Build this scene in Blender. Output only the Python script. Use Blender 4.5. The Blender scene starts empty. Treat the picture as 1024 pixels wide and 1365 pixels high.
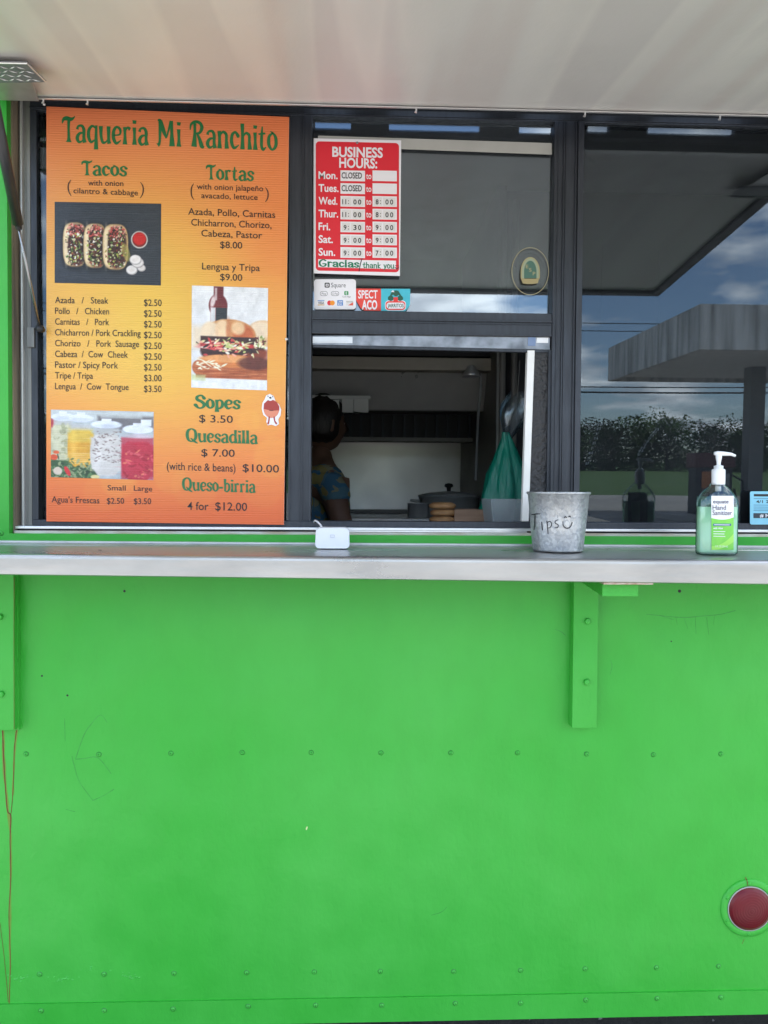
import bpy, bmesh, math, random
import numpy as np
from mathutils import Vector, Matrix
random.seed(7)
rng = np.random.default_rng(7)
S = bpy.context.scene
COL = S.collection
R = math.radians

# ------------------------------------------------------------------ camera
CAM = Vector((0.0, -1.72, 1.45))
FPX = 1031.0
YAW, PITCH, ROLL = R(2.0), R(-1.55), 0.0068
fwd = Vector((math.sin(YAW)*math.cos(PITCH), math.cos(YAW)*math.cos(PITCH), math.sin(PITCH)))
rt0 = fwd.cross(Vector((0, 0, 1))).normalized()
up0 = rt0.cross(fwd)
rt = rt0*math.cos(ROLL) + up0*math.sin(ROLL)*-1
up = up0*math.cos(ROLL) + rt0*math.sin(ROLL)
# the photograph leans: level lines run slightly down to the right
rt, up = (rt0*math.cos(ROLL) + up0*math.sin(ROLL)), (up0*math.cos(ROLL) - rt0*math.sin(ROLL))
cd = bpy.data.cameras.new('camera')
cam = bpy.data.objects.new('camera', cd)
COL.objects.link(cam)
cam.matrix_world = Matrix(((rt.x, up.x, -fwd.x, CAM.x), (rt.y, up.y, -fwd.y, CAM.y), (rt.z, up.z, -fwd.z, CAM.z), (0, 0, 0, 1)))
cd.sensor_fit = 'VERTICAL'; cd.sensor_height = 24.0; cd.lens = 24.0*FPX/1365.0
cd.clip_start = 0.02; cd.clip_end = 3000
S.camera = cam

def P(px, py, Y=0.0):
    """point of the plane y=Y that a photo measurement (px, py) falls on"""
    d = fwd + rt*((px-512)/FPX) + up*((682.5-py)/FPX)
    return CAM + d*((Y-CAM.y)/d.y)

# ------------------------------------------------------------------ world, sun, exposure
SUN_EL, SUN_AZ = R(76), R(55)      # high sun, behind the truck and to the right
w = bpy.data.worlds.new("World"); S.world = w; w.use_nodes = True
nt = w.node_tree; nt.nodes.clear()
wo = nt.nodes.new('ShaderNodeOutputWorld'); bg = nt.nodes.new('ShaderNodeBackground')
sky = nt.nodes.new('ShaderNodeTexSky'); sky.sky_type = 'NISHITA'; sky.sun_disc = False
sky.sun_elevation = SUN_EL; sky.sun_rotation = SUN_AZ; sky.dust_density = 0.6; sky.ozone_density = 3.5
tc = nt.nodes.new('ShaderNodeTexCoord'); sep = nt.nodes.new('ShaderNodeSeparateXYZ')
nt.links.new(tc.outputs['Generated'], sep.inputs[0])
ad = nt.nodes.new('ShaderNodeMath'); ad.operation = 'ADD'; ad.inputs[1].default_value = 0.16
mx = nt.nodes.new('ShaderNodeMath'); mx.operation = 'MAXIMUM'; mx.inputs[1].default_value = 0.0
nt.links.new(sep.outputs['Z'], mx.inputs[0]); nt.links.new(mx.outputs[0], ad.inputs[0])
dx = nt.nodes.new('ShaderNodeMath'); dx.operation = 'DIVIDE'; dy = nt.nodes.new('ShaderNodeMath'); dy.operation = 'DIVIDE'
nt.links.new(sep.outputs['X'], dx.inputs[0]); nt.links.new(ad.outputs[0], dx.inputs[1])
nt.links.new(sep.outputs['Y'], dy.inputs[0]); nt.links.new(ad.outputs[0], dy.inputs[1])
cmb = nt.nodes.new('ShaderNodeCombineXYZ'); nt.links.new(dx.outputs[0], cmb.inputs[0]); nt.links.new(dy.outputs[0], cmb.inputs[1])
cn = nt.nodes.new('ShaderNodeTexNoise'); cn.inputs['Scale'].default_value = 1.5; cn.inputs['Detail'].default_value = 9; cn.inputs['Roughness'].default_value = 0.55
nt.links.new(cmb.outputs[0], cn.inputs['Vector'])
cr = nt.nodes.new('ShaderNodeValToRGB'); cr.color_ramp.elements[0].position = 0.48; cr.color_ramp.elements[1].position = 0.61
nt.links.new(cn.outputs['Fac'], cr.inputs['Fac'])
cn2 = nt.nodes.new('ShaderNodeTexNoise'); cn2.inputs['Scale'].default_value = 3.4; cn2.inputs['Detail'].default_value = 6
nt.links.new(cmb.outputs[0], cn2.inputs['Vector'])
cr2 = nt.nodes.new('ShaderNodeValToRGB'); cr2.color_ramp.elements[0].position = 0.35; cr2.color_ramp.elements[0].color = (5.0, 5.3, 5.9, 1)
cr2.color_ramp.elements[1].position = 0.68; cr2.color_ramp.elements[1].color = (14, 14, 14, 1)
nt.links.new(cn2.outputs['Fac'], cr2.inputs['Fac'])
mixc = nt.nodes.new('ShaderNodeMix'); mixc.data_type = 'RGBA'
nt.links.new(cr.outputs['Color'], mixc.inputs['Factor']); nt.links.new(sky.outputs[0], mixc.inputs['A']); nt.links.new(cr2.outputs['Color'], mixc.inputs['B'])
nt.links.new(mixc.outputs['Result'], bg.inputs['Color']); bg.inputs['Strength'].default_value = 0.15
nt.links.new(bg.outputs[0], wo.inputs[0])

sd = bpy.data.lights.new('sun', 'SUN'); sd.energy = 3.5; sd.angle = R(0.5); sd.color = (1.0, 0.95, 0.88)
so = bpy.data.objects.new('sun', sd); COL.objects.link(so)
sdir = Vector((math.sin(SUN_AZ)*math.cos(SUN_EL), math.cos(SUN_AZ)*math.cos(SUN_EL), math.sin(SUN_EL)))
so.rotation_euler = sdir.to_track_quat('Z', 'Y').to_euler(); so.location = (0, 0, 20)

S.view_settings.view_transform = 'Standard'; S.view_settings.look = 'None'
S.view_settings.exposure = 1.76; S.view_settings.gamma = 1.0
S.view_settings.use_curve_mapping = False
S.render.engine = 'CYCLES'
S.cycles.max_bounces = 10; S.cycles.diffuse_bounces = 6; S.cycles.glossy_bounces = 5; S.cycles.transparent_max_bounces = 16
S.cycles.use_denoising = True; S.cycles.caustics_reflective = False; S.cycles.caustics_refractive = False
S.cycles.sample_clamp_indirect = 6.0

# ------------------------------------------------------------------ material helpers
def lin(c):
    c = np.asarray(c, float)/255.0
    return np.where(c <= 0.04045, c/12.92, ((c+0.055)/1.055)**2.4)
def L(r, g, b, k=1.0):
    v = lin((r, g, b))*k
    return (float(v[0]), float(v[1]), float(v[2]), 1.0)
def new_mat(name):
    m = bpy.data.materials.new(name); m.use_nodes = True
    n = m.node_tree; b = n.nodes['Principled BSDF']
    return m, n, b
def mat(name, col, rough=0.5, metal=0.0, var=0.0, vscale=8.0, bump=0.0, bscale=60.0, col2=None, stretch=None, spec=None, detail=4, rvar=0.0, coat=0.0):
    m, n, b = new_mat(name)
    col = tuple(col[:3]) + (1,)
    b.inputs['Base Color'].default_value = col; b.inputs['Roughness'].default_value = rough; b.inputs['Metallic'].default_value = metal
    if spec is not None: b.inputs['Specular IOR Level'].default_value = spec
    if coat: b.inputs['Coat Weight'].default_value = coat; b.inputs['Coat Roughness'].default_value = 0.15
    if var or col2 or bump or rvar:
        t = n.nodes.new('ShaderNodeTexCoord'); mp = n.nodes.new('ShaderNodeMapping')
        n.links.new(t.outputs['Object'], mp.inputs[0])
        if stretch: mp.inputs['Scale'].default_value = stretch
        if var or col2 or rvar:
            no = n.nodes.new('ShaderNodeTexNoise'); no.inputs['Scale'].default_value = vscale; no.inputs['Detail'].default_value = detail
            n.links.new(mp.outputs[0], no.inputs['Vector'])
            if var or col2:
                r_ = n.nodes.new('ShaderNodeValToRGB')
                r_.color_ramp.elements[0].position = 0.3; r_.color_ramp.elements[1].position = 0.7
                a = np.array(col[:3])
                c2 = np.array(col2[:3]) if col2 else np.clip(a*(1-var), 0, 1)
                c1 = a if col2 else np.clip(a*(1+var), 0, 1)
                r_.color_ramp.elements[0].color = tuple(c1)+(1,); r_.color_ramp.elements[1].color = tuple(c2)+(1,)
                n.links.new(no.outputs['Fac'], r_.inputs['Fac']); n.links.new(r_.outputs[0], b.inputs['Base Color'])
            if rvar:
                mr = n.nodes.new('ShaderNodeMapRange'); mr.inputs['To Min'].default_value = rough-rvar; mr.inputs['To Max'].default_value = rough+rvar
                mr.inputs['From Min'].default_value = 0.3; mr.inputs['From Max'].default_value = 0.7
                n.links.new(no.outputs['Fac'], mr.inputs[0]); n.links.new(mr.outputs[0], b.inputs['Roughness'])
        if bump:
            nb = n.nodes.new('ShaderNodeTexNoise'); nb.inputs['Scale'].default_value = bscale; nb.inputs['Detail'].default_value = 5
            n.links.new(mp.outputs[0], nb.inputs['Vector'])
            bp = n.nodes.new('ShaderNodeBump'); bp.inputs['Strength'].default_value = 1.0; bp.inputs['Distance'].default_value = bump
            n.links.new(nb.outputs['Fac'], bp.inputs['Height']); n.links.new(bp.outputs[0], b.inputs['Normal'])
    return m
def clear_mat(name, tint, refl, rough=0.0, dust=0.0):
    """sheet that lets light through tinted and mirrors part of it"""
    m = bpy.data.materials.new(name); m.use_nodes = True; n = m.node_tree; n.nodes.clear()
    o = n.nodes.new('ShaderNodeOutputMaterial'); tr = n.nodes.new('ShaderNodeBsdfTransparent'); gl = n.nodes.new('ShaderNodeBsdfGlossy')
    tr.inputs[0].default_value = tuple(tint[:3])+(1,); gl.inputs['Roughness'].default_value = rough
    gl.inputs[0].default_value = (0.82, 0.93, 1, 1)
    fr = n.nodes.new('ShaderNodeLayerWeight'); fr.inputs['Blend'].default_value = 0.15
    mr = n.nodes.new('ShaderNodeMapRange'); mr.inputs['To Min'].default_value = refl; mr.inputs['To Max'].default_value = 1.0
    n.links.new(fr.outputs['Fresnel'], mr.inputs[0]); mx = n.nodes.new('ShaderNodeMixShader')
    n.links.new(mr.outputs[0], mx.inputs[0]); n.links.new(tr.outputs[0], mx.inputs[1]); n.links.new(gl.outputs[0], mx.inputs[2])
    if dust:
        df = n.nodes.new('ShaderNodeBsdfDiffuse'); df.inputs[0].default_value = (.42, .47, .52, 1); m2 = n.nodes.new('ShaderNodeMixShader')
        t = n.nodes.new('ShaderNodeTexCoord'); no = n.nodes.new('ShaderNodeTexNoise'); no.inputs['Scale'].default_value = 5; no.inputs['Detail'].default_value = 8
        n.links.new(t.outputs['Object'], no.inputs['Vector']); r2 = n.nodes.new('ShaderNodeMapRange'); r2.inputs['From Min'].default_value = .3; r2.inputs['From Max'].default_value = .7
        r2.inputs['To Min'].default_value = dust*.6; r2.inputs['To Max'].default_value = dust*1.3; n.links.new(no.outputs['Fac'], r2.inputs[0])
        n.links.new(r2.outputs[0], m2.inputs[0]); n.links.new(mx.outputs[0], m2.inputs[1]); n.links.new(df.outputs[0], m2.inputs[2]); n.links.new(m2.outputs[0], o.inputs[0])
    else: n.links.new(mx.outputs[0], o.inputs[0])
    return m
def ribbed_print_mat(name, freq=0.0, bump=0.0006, rough=0.35):
    m, n, b = new_mat(name)
    a = n.nodes.new('ShaderNodeVertexColor'); a.layer_name = 'Col'
    n.links.new(a.outputs[0], b.inputs['Base Color']); b.inputs['Roughness'].default_value = rough
    if freq:
        t = n.nodes.new('ShaderNodeTexCoord'); wv = n.nodes.new('ShaderNodeTexWave'); wv.bands_direction = 'Z'
        wv.inputs['Scale'].default_value = freq; wv.inputs['Distortion'].default_value = 0.3
        n.links.new(t.outputs['Object'], wv.inputs['Vector'])
        bp = n.nodes.new('ShaderNodeBump'); bp.inputs['Distance'].default_value = bump; n.links.new(wv.outputs['Fac'], bp.inputs['Height'])
        n.links.new(bp.outputs[0], b.inputs['Normal'])
    return m

M = {}
M['dark_frame'] = mat('dark_anodised_frame', L(53, 57, 64), 0.42, 0.3, var=0.15, vscale=20, stretch=(6, 6, .6), rvar=.08)
M['black_rubber'] = mat('black_rubber', (0.012, 0.013, 0.015), 0.5)
M['alu'] = mat('dull_aluminium', (0.55, 0.55, 0.55), 0.38, 0.7, var=0.12, vscale=14, bump=0.0004, bscale=40, rvar=.08)
M['alu_bright'] = mat('bright_aluminium_trim', (0.8, 0.8, 0.8), 0.3, 0.6, var=0.06, vscale=30)
M['tan_jamb'] = mat('grimy_jamb', L(150, 135, 115), 0.6, 0.1, vscale=4, col2=L(95, 92, 82), stretch=(10, 10, 1.0), bump=.0005)
M['jamb_grey'] = mat('grey_jamb_channel', L(140, 140, 136), 0.45, 0.4, vscale=5, col2=L(98, 98, 96), stretch=(10, 10, .8))
M['black'] = mat('matt_black', (0.01, 0.01, 0.011), 0.6)
M['ink'] = mat('black_print', (0.012, 0.011, 0.012), 0.5)
M['deco_green'] = mat('green_print', L(35, 112, 62), 0.45)
M['red_print'] = mat('red_print', L(220, 40, 55), 0.4)
M['white_print'] = mat('white_print', (0.84, 0.82, 0.86), 0.4)
M['white_plastic'] = mat('white_plastic', (0.82, 0.83, 0.85), 0.3)
M['marker_green'] = mat('green_marker', L(10, 120, 85), 0.5)
M['marker_black'] = mat('black_marker', (0.015, 0.015, 0.018), 0.5)
M['glass'] = clear_mat('tinted_window_glass', (0.50, 0.53, 0.56), 0.05, dust=.02)
M['glass_mid'] = clear_mat('window_glass', (0.62, 0.64, 0.66), 0.125, dust=.04)
M['steel'] = mat('kitchen_steel', (0.72, 0.71, 0.68), 0.36, 0.35, var=0.1, vscale=5, rvar=.1)
M['steel_dull'] = mat('greasy_steel', (0.28, 0.27, 0.25), 0.5, 0.2, var=0.15, vscale=4)
M['interior_wall'] = mat('interior_panel', (0.7, 0.69, 0.66), 0.6, 0.0, var=0.1)
M['interior_floor'] = mat('worn_floor', (.3, .29, .27), .6, var=.2)
M['interior_dark'] = mat('interior_dark', (0.03, 0.03, 0.033), 0.6)
M['rust'] = mat('rust_streak', L(100, 62, 30), 0.8, var=.25, vscale=60)
M['scuff'] = mat('green_scuff', L(52, 142, 56), 0.7, var=.2, vscale=80)
M['paint_chip'] = mat('pale_chip', L(200, 215, 150), 0.6)

def green_paint():
    m, n, b = new_mat('green_truck_paint')
    t = n.nodes.new('ShaderNodeTexCoord')
    def noise(scale, det, stretch=None):
        mp = n.nodes.new('ShaderNodeMapping'); n.links.new(t.outputs['Object'], mp.inputs[0])
        if stretch: mp.inputs['Scale'].default_value = stretch
        x = n.nodes.new('ShaderNodeTexNoise'); x.inputs['Scale'].default_value = scale; x.inputs['Detail'].default_value = det
        n.links.new(mp.outputs[0], x.inputs['Vector']); return x
    big = noise(1.6, 3); r1 = n.nodes.new('ShaderNodeValToRGB')
    r1.color_ramp.elements[0].position = .3; r1.color_ramp.elements[0].color = (0.030, 0.37, 0.030, 1)
    r1.color_ramp.elements[1].position = .7; r1.color_ramp.elements[1].color = (0.056, 0.41, 0.052, 1)
    n.links.new(big.outputs['Fac'], r1.inputs[0])
    st = noise(14, 8, (1.4, 1, .8)); r2 = n.nodes.new('ShaderNodeValToRGB')
    r2.color_ramp.elements[0].position = .35; r2.color_ramp.elements[0].color = (.94, .96, .94, 1)
    r2.color_ramp.elements[1].position = .6; r2.color_ramp.elements[1].color = (1, 1, 1, 1)
    n.links.new(st.outputs['Fac'], r2.inputs[0])
    mm = n.nodes.new('ShaderNodeMix'); mm.data_type = 'RGBA'; mm.blend_type = 'MULTIPLY'; mm.inputs['Factor'].default_value = 1
    n.links.new(r1.outputs[0], mm.inputs['A']); n.links.new(r2.outputs[0], mm.inputs['B']); n.links.new(mm.outputs['Result'], b.inputs['Base Color'])
    b.inputs['Roughness'].default_value = .38; b.inputs['Specular IOR Level'].default_value = .38
    mr = n.nodes.new('ShaderNodeMapRange'); mr.inputs['To Min'].default_value = .28; mr.inputs['To Max'].default_value = .5
    n.links.new(st.outputs['Fac'], mr.inputs[0]); n.links.new(mr.outputs[0], b.inputs['Roughness'])
    dent = noise(3.2, 2); fine = noise(85, 5, (1, 1, .7)); drip = noise(30, 3, (1, 1, .15))
    prev = None
    for x, d in ((dent, .022), (fine, .0010), (drip, .0010)):
        bp = n.nodes.new('ShaderNodeBump'); bp.inputs['Distance'].default_value = d; n.links.new(x.outputs['Fac'], bp.inputs['Height'])
        if prev: n.links.new(prev.outputs[0], bp.inputs['Normal'])
        prev = bp
    n.links.new(prev.outputs[0], b.inputs['Normal'])
    return m
M['green'] = green_paint(); M['grime'] = mat('rivet_grime', (.028, .20, .032), .7)

# ------------------------------------------------------------------ mesh helpers
WLOC = {}
def _local(o_world, parent):
    return o_world - (WLOC[parent.name] if parent else Vector((0, 0, 0)))
def obj(name, verts, faces, m, parent=None, origin=None, smooth=False, kind=None, label=None):
    me = bpy.data.meshes.new(name)
    V = [Vector(v) for v in verts]
    if origin is None:
        a = np.array([tuple(v) for v in V]); origin = Vector((a.min(0)+a.max(0))/2)
    origin = Vector(origin)
    me.from_pydata([tuple(v-origin) for v in V], [], faces)
    for mm in (m if isinstance(m, (list, tuple)) else [m]): me.materials.append(mm)
    if smooth:
        for p in me.polygons: p.use_smooth = True
    me.update()
    o = bpy.data.objects.new(name, me); COL.objects.link(o)
    if parent: o.parent = parent
    o.location = _local(origin, parent); WLOC[o.name] = origin
    if kind: o['kind'] = kind
    if label: o['label'] = label
    return o
def empty(name, loc, label, cat, group=None):
    o = bpy.data.objects.new(name, None); COL.objects.link(o); o.location = loc; WLOC[o.name] = Vector(loc)
    o.empty_display_size = .05
    o['label'] = label; o['category'] = cat
    if group: o['group'] = group
    return o
def tag(o, label, cat, group=None):
    o['label'] = label; o['category'] = cat
    if group: o['group'] = group
    return o
class MB:
    def __init__(s): s.v = []; s.f = []
    def add(s, vs, fs):
        k = len(s.v); s.v += [Vector(v) for v in vs]; s.f += [[i+k for i in f] for f in fs]; return s
    def hexa(s, q):   # 8 corners: front TL TR BR BL, back TL TR BR BL
        return s.add(q, [(3, 2, 1, 0), (4, 5, 6, 7), (0, 1, 5, 4), (1, 2, 6, 5), (2, 3, 7, 6), (3, 0, 4, 7)])
    def box(s, x0, x1, y0, y1, z0, z1):
        return s.hexa([(x0, y0, z1), (x1, y0, z1), (x1, y0, z0), (x0, y0, z0), (x0, y1, z1), (x1, y1, z1), (x1, y1, z0), (x0, y1, z0)])
    def tube(s, pts, r, n=8, cap=True):
        pts = [Vector(p) for p in pts]; rs = r if isinstance(r, (list, tuple)) else [r]*len(pts)
        k = len(s.v); nrm = None
        for i, p in enumerate(pts):
            t = (pts[min(i+1, len(pts)-1)] - pts[max(i-1, 0)]).normalized()
            if nrm is None: nrm = t.orthogonal().normalized()
            nrm = (nrm - t*nrm.dot(t)).normalized(); bn = t.cross(nrm)
            for j in range(n):
                a = 2*math.pi*j/n; s.v.append(p + (nrm*math.cos(a)+bn*math.sin(a))*rs[i])
        for i in range(len(pts)-1):
            for j in range(n):
                a = k+i*n+j; b = k+i*n+(j+1) % n; s.f.append([a, b, b+n, a+n])
        if cap:
            s.f.append([k+j for j in range(n)][::-1]); s.f.append([k+(len(pts)-1)*n+j for j in range(n)])
        return s
    def lathe(s, prof, c, n=32, axis='z', sx=1.0, sy=1.0, close=False):
        c = Vector(c); k = len(s.v)
        for r, h in prof:
            for j in range(n):
                a = 2*math.pi*j/n; u, v = r*math.cos(a)*sx, r*math.sin(a)*sy
                s.v.append(c + (Vector((u, v, h)) if axis == 'z' else Vector((u, -h, v))))
        for i in range(len(prof)-1):
            for j in range(n):
                a = k+i*n+j; b = k+i*n+(j+1) % n
                s.f.append([a, b, b+n, a+n])
        if close:
            s.f.append([k+j for j in range(n)][::-1]); s.f.append([k+(len(prof)-1)*n+j for j in range(n)])
        return s
    def build(s, name, m, parent=None, bevel=0, seg=2, smooth=False, **kw):
        if bevel:
            bm = bmesh.new(); vs = [bm.verts.new(v) for v in s.v]
            for f in s.f:
                try: bm.faces.new([vs[i] for i in f])
                except ValueError: pass
            bmesh.ops.remove_doubles(bm, verts=bm.verts, dist=1e-6)
            bmesh.ops.recalc_face_normals(bm, faces=bm.faces)
            es = [e for e in bm.edges if len(e.link_faces) == 2 and e.calc_face_angle(0) > .5]
            bmesh.ops.bevel(bm, geom=es, offset=bevel, segments=seg, affect='EDGES', profile=.6)
            bm.verts.ensure_lookup_table(); bm.verts.index_update()
            v2 = [v.co.copy() for v in bm.verts]; f2 = [[v.index for v in f.verts] for f in bm.faces]; bm.free()
            return obj(name, v2, f2, m, parent, smooth=False, **kw)
        return obj(name, s.v, s.f, m, parent, smooth=smooth, **kw)
def rect(x0, x1, y0, y1, Y):
    """photo rectangle -> world X0,X1,Z0,Z1 on plane Y"""
    ym, xm = (y0+y1)/2, (x0+x1)/2
    return P(x0, ym, Y).x, P(x1, ym, Y).x, P(xm, y1, Y).z, P(xm, y0, Y).z
def pbox(x0, x1, y0, y1, Y, depth):
    a, b, c, d = rect(x0, x1, y0, y1, Y)
    return MB().box(a, b, Y, Y+depth, c, d)
def quadbox(tl, tr, br, bl, Y, depth):
    f = [P(*tl, Y), P(*tr, Y), P(*br, Y), P(*bl, Y)]
    return MB().hexa(f + [v+Vector((0, depth, 0)) for v in f])
def rounded(x0, y0, x1, y1, r, n=5):
    pts = []
    for cx, cy, a0 in ((x1-r, y0+r, -90), (x1-r, y1-r, 0), (x0+r, y1-r, 90), (x0+r, y0+r, 180)):
        for i in range(n+1):
            a = R(a0+90*i/n); pts.append((cx+r*math.cos(a), cy+r*math.sin(a)))
    return pts
def flat(name, pts, Y, m, parent, thick=0.0):
    """flat printed or cut-out shape, outline in photo coordinates"""
    f = [P(x, y, Y) for x, y in pts]; n = len(f)
    if thick:
        b = [v+Vector((0, thick, 0)) for v in f]
        return obj(name, f+b, [list(range(n)), list(range(2*n-1, n-1, -1))]+[[i, i+n, (i+1) % n+n, (i+1) % n] for i in range(n)], m, parent)
    return obj(name, f, [list(range(n))], m, parent)
def ell(cx, cy, rx, ry, n=28, rot=0):
    c, s = math.cos(rot), math.sin(rot)
    return [(cx+rx*math.cos(2*math.pi*i/n)*c-ry*math.sin(2*math.pi*i/n)*s, cy+rx*math.cos(2*math.pi*i/n)*s+ry*math.sin(2*math.pi*i/n)*c) for i in range(n)]

# ---- lettering
_font_cache = {}
def glyph_mesh(s, bold):
    k = (s, bold)
    if k not in _font_cache:
        c = bpy.data.curves.new('t', 'FONT'); c.body = s; c.resolution_u = 3; c.offset = bold; c.space_character = 1.0
        o = bpy.data.objects.new('t', c); COL.objects.link(o)
        dg = bpy.context.evaluated_depsgraph_get(); me = bpy.data.meshes.new_from_object(o.evaluated_get(dg))
        _font_cache[k] = ([tuple(v.co) for v in me.vertices], [list(p.vertices) for p in me.polygons])
        bpy.data.objects.remove(o); bpy.data.curves.remove(c); bpy.data.meshes.remove(me)
    return _font_cache[k]
CAP = 0.682
def text(s, x0, x1, y0, h, Y, m, parent, y1=None, bold=0.0, name='lettering', mapf=None):
    """a line of print: from photo x0 to x1 on the baseline y0 (y1 at the right), cap height h"""
    v, f = glyph_mesh(s, bold)
    if not v: return None
    a = np.array(v); mn, mxx = a[:, 0].min(), a[:, 0].max()
    y1 = y0 if y1 is None else y1
    out = []
    for x, y, z in v:
        u = (x-mn)/(mxx-mn); px = x0+(x1-x0)*u; py = y0+(y1-y0)*u - y/CAP*h
        out.append(mapf(px, py) if mapf else P(px, py, Y))
    return obj(name, out, f, m, parent)
def catmull(pts, k=6):
    if len(pts) < 3: 
        out = []
        for i in range(k+1):
            t = i/k; out.append(tuple(a+(b-a)*t for a, b in zip(pts[0], pts[-1])))
        return out
    out = []; n = len(pts)
    for i in range(n-1):
        p0, p1, p2, p3 = pts[max(i-1, 0)], pts[i], pts[i+1], pts[min(i+2, n-1)]
        for j in range(k):
            t = j/k
            out.append(tuple(.5*((2*b)+(c-a)*t+(2*a-5*b+4*c-d)*t*t+(-a+3*b-3*c+d)*t**3) for a, b, c, d in zip(p0, p1, p2, p3)))
    out.append(pts[-1]); return out
def ribbon2d(pts, wmul=1.0, flatend=False):
    """(x, y, w) stroke -> outline strip (verts2d, faces)"""
    c = catmull(pts); vs = []; fs = []
    for i, (x, y, wd) in enumerate(c):
        a = c[max(i-1, 0)]; b = c[min(i+1, len(c)-1)]
        tx, ty = b[0]-a[0], b[1]-a[1]; l = math.hypot(tx, ty) or 1; nx, ny = -ty/l, tx/l; hw = wd*wmul/2
        vs += [(x+nx*hw, y+ny*hw), (x-nx*hw, y-ny*hw)]
        if i: k = 2*i; fs.append([k-2, k-1, k+1, k])
    if not flatend:
        for end, sgn in ((0, -1), (len(c)-1, 1)):
            x, y, wd = c[end]; a = c[max(end-1, 0)]; b = c[min(end+1, len(c)-1)]; ang = math.atan2(b[1]-a[1], b[0]-a[0]); hw = wd*wmul/2
            k = len(vs); n = 5
            for j in range(n+1):
                t = ang + sgn*(-math.pi/2 + math.pi*j/n) if sgn > 0 else ang + math.pi/2 + math.pi*j/n
                vs.append((x+math.cos(t)*hw, y+math.sin(t)*hw))
            fs.append(list(range(k, k+n+1)))
    return vs, fs
def strokes(name, list_, Y, m, parent, mapf=None, thick=0.0, kind=None):
    """hand-drawn strokes in photo coordinates (x, y, width)"""
    V, F = [], []
    for i, s in enumerate(list_):
        v, f = ribbon2d(s); k = len(V)
        for x, y in v: V.append(mapf(x, y, i) if mapf else P(x, y, Y-0.00002*(i % 7)))
        F += [[a+k for a in q] for q in f]
    return obj(name, V, F, m, parent, kind=kind)
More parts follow.
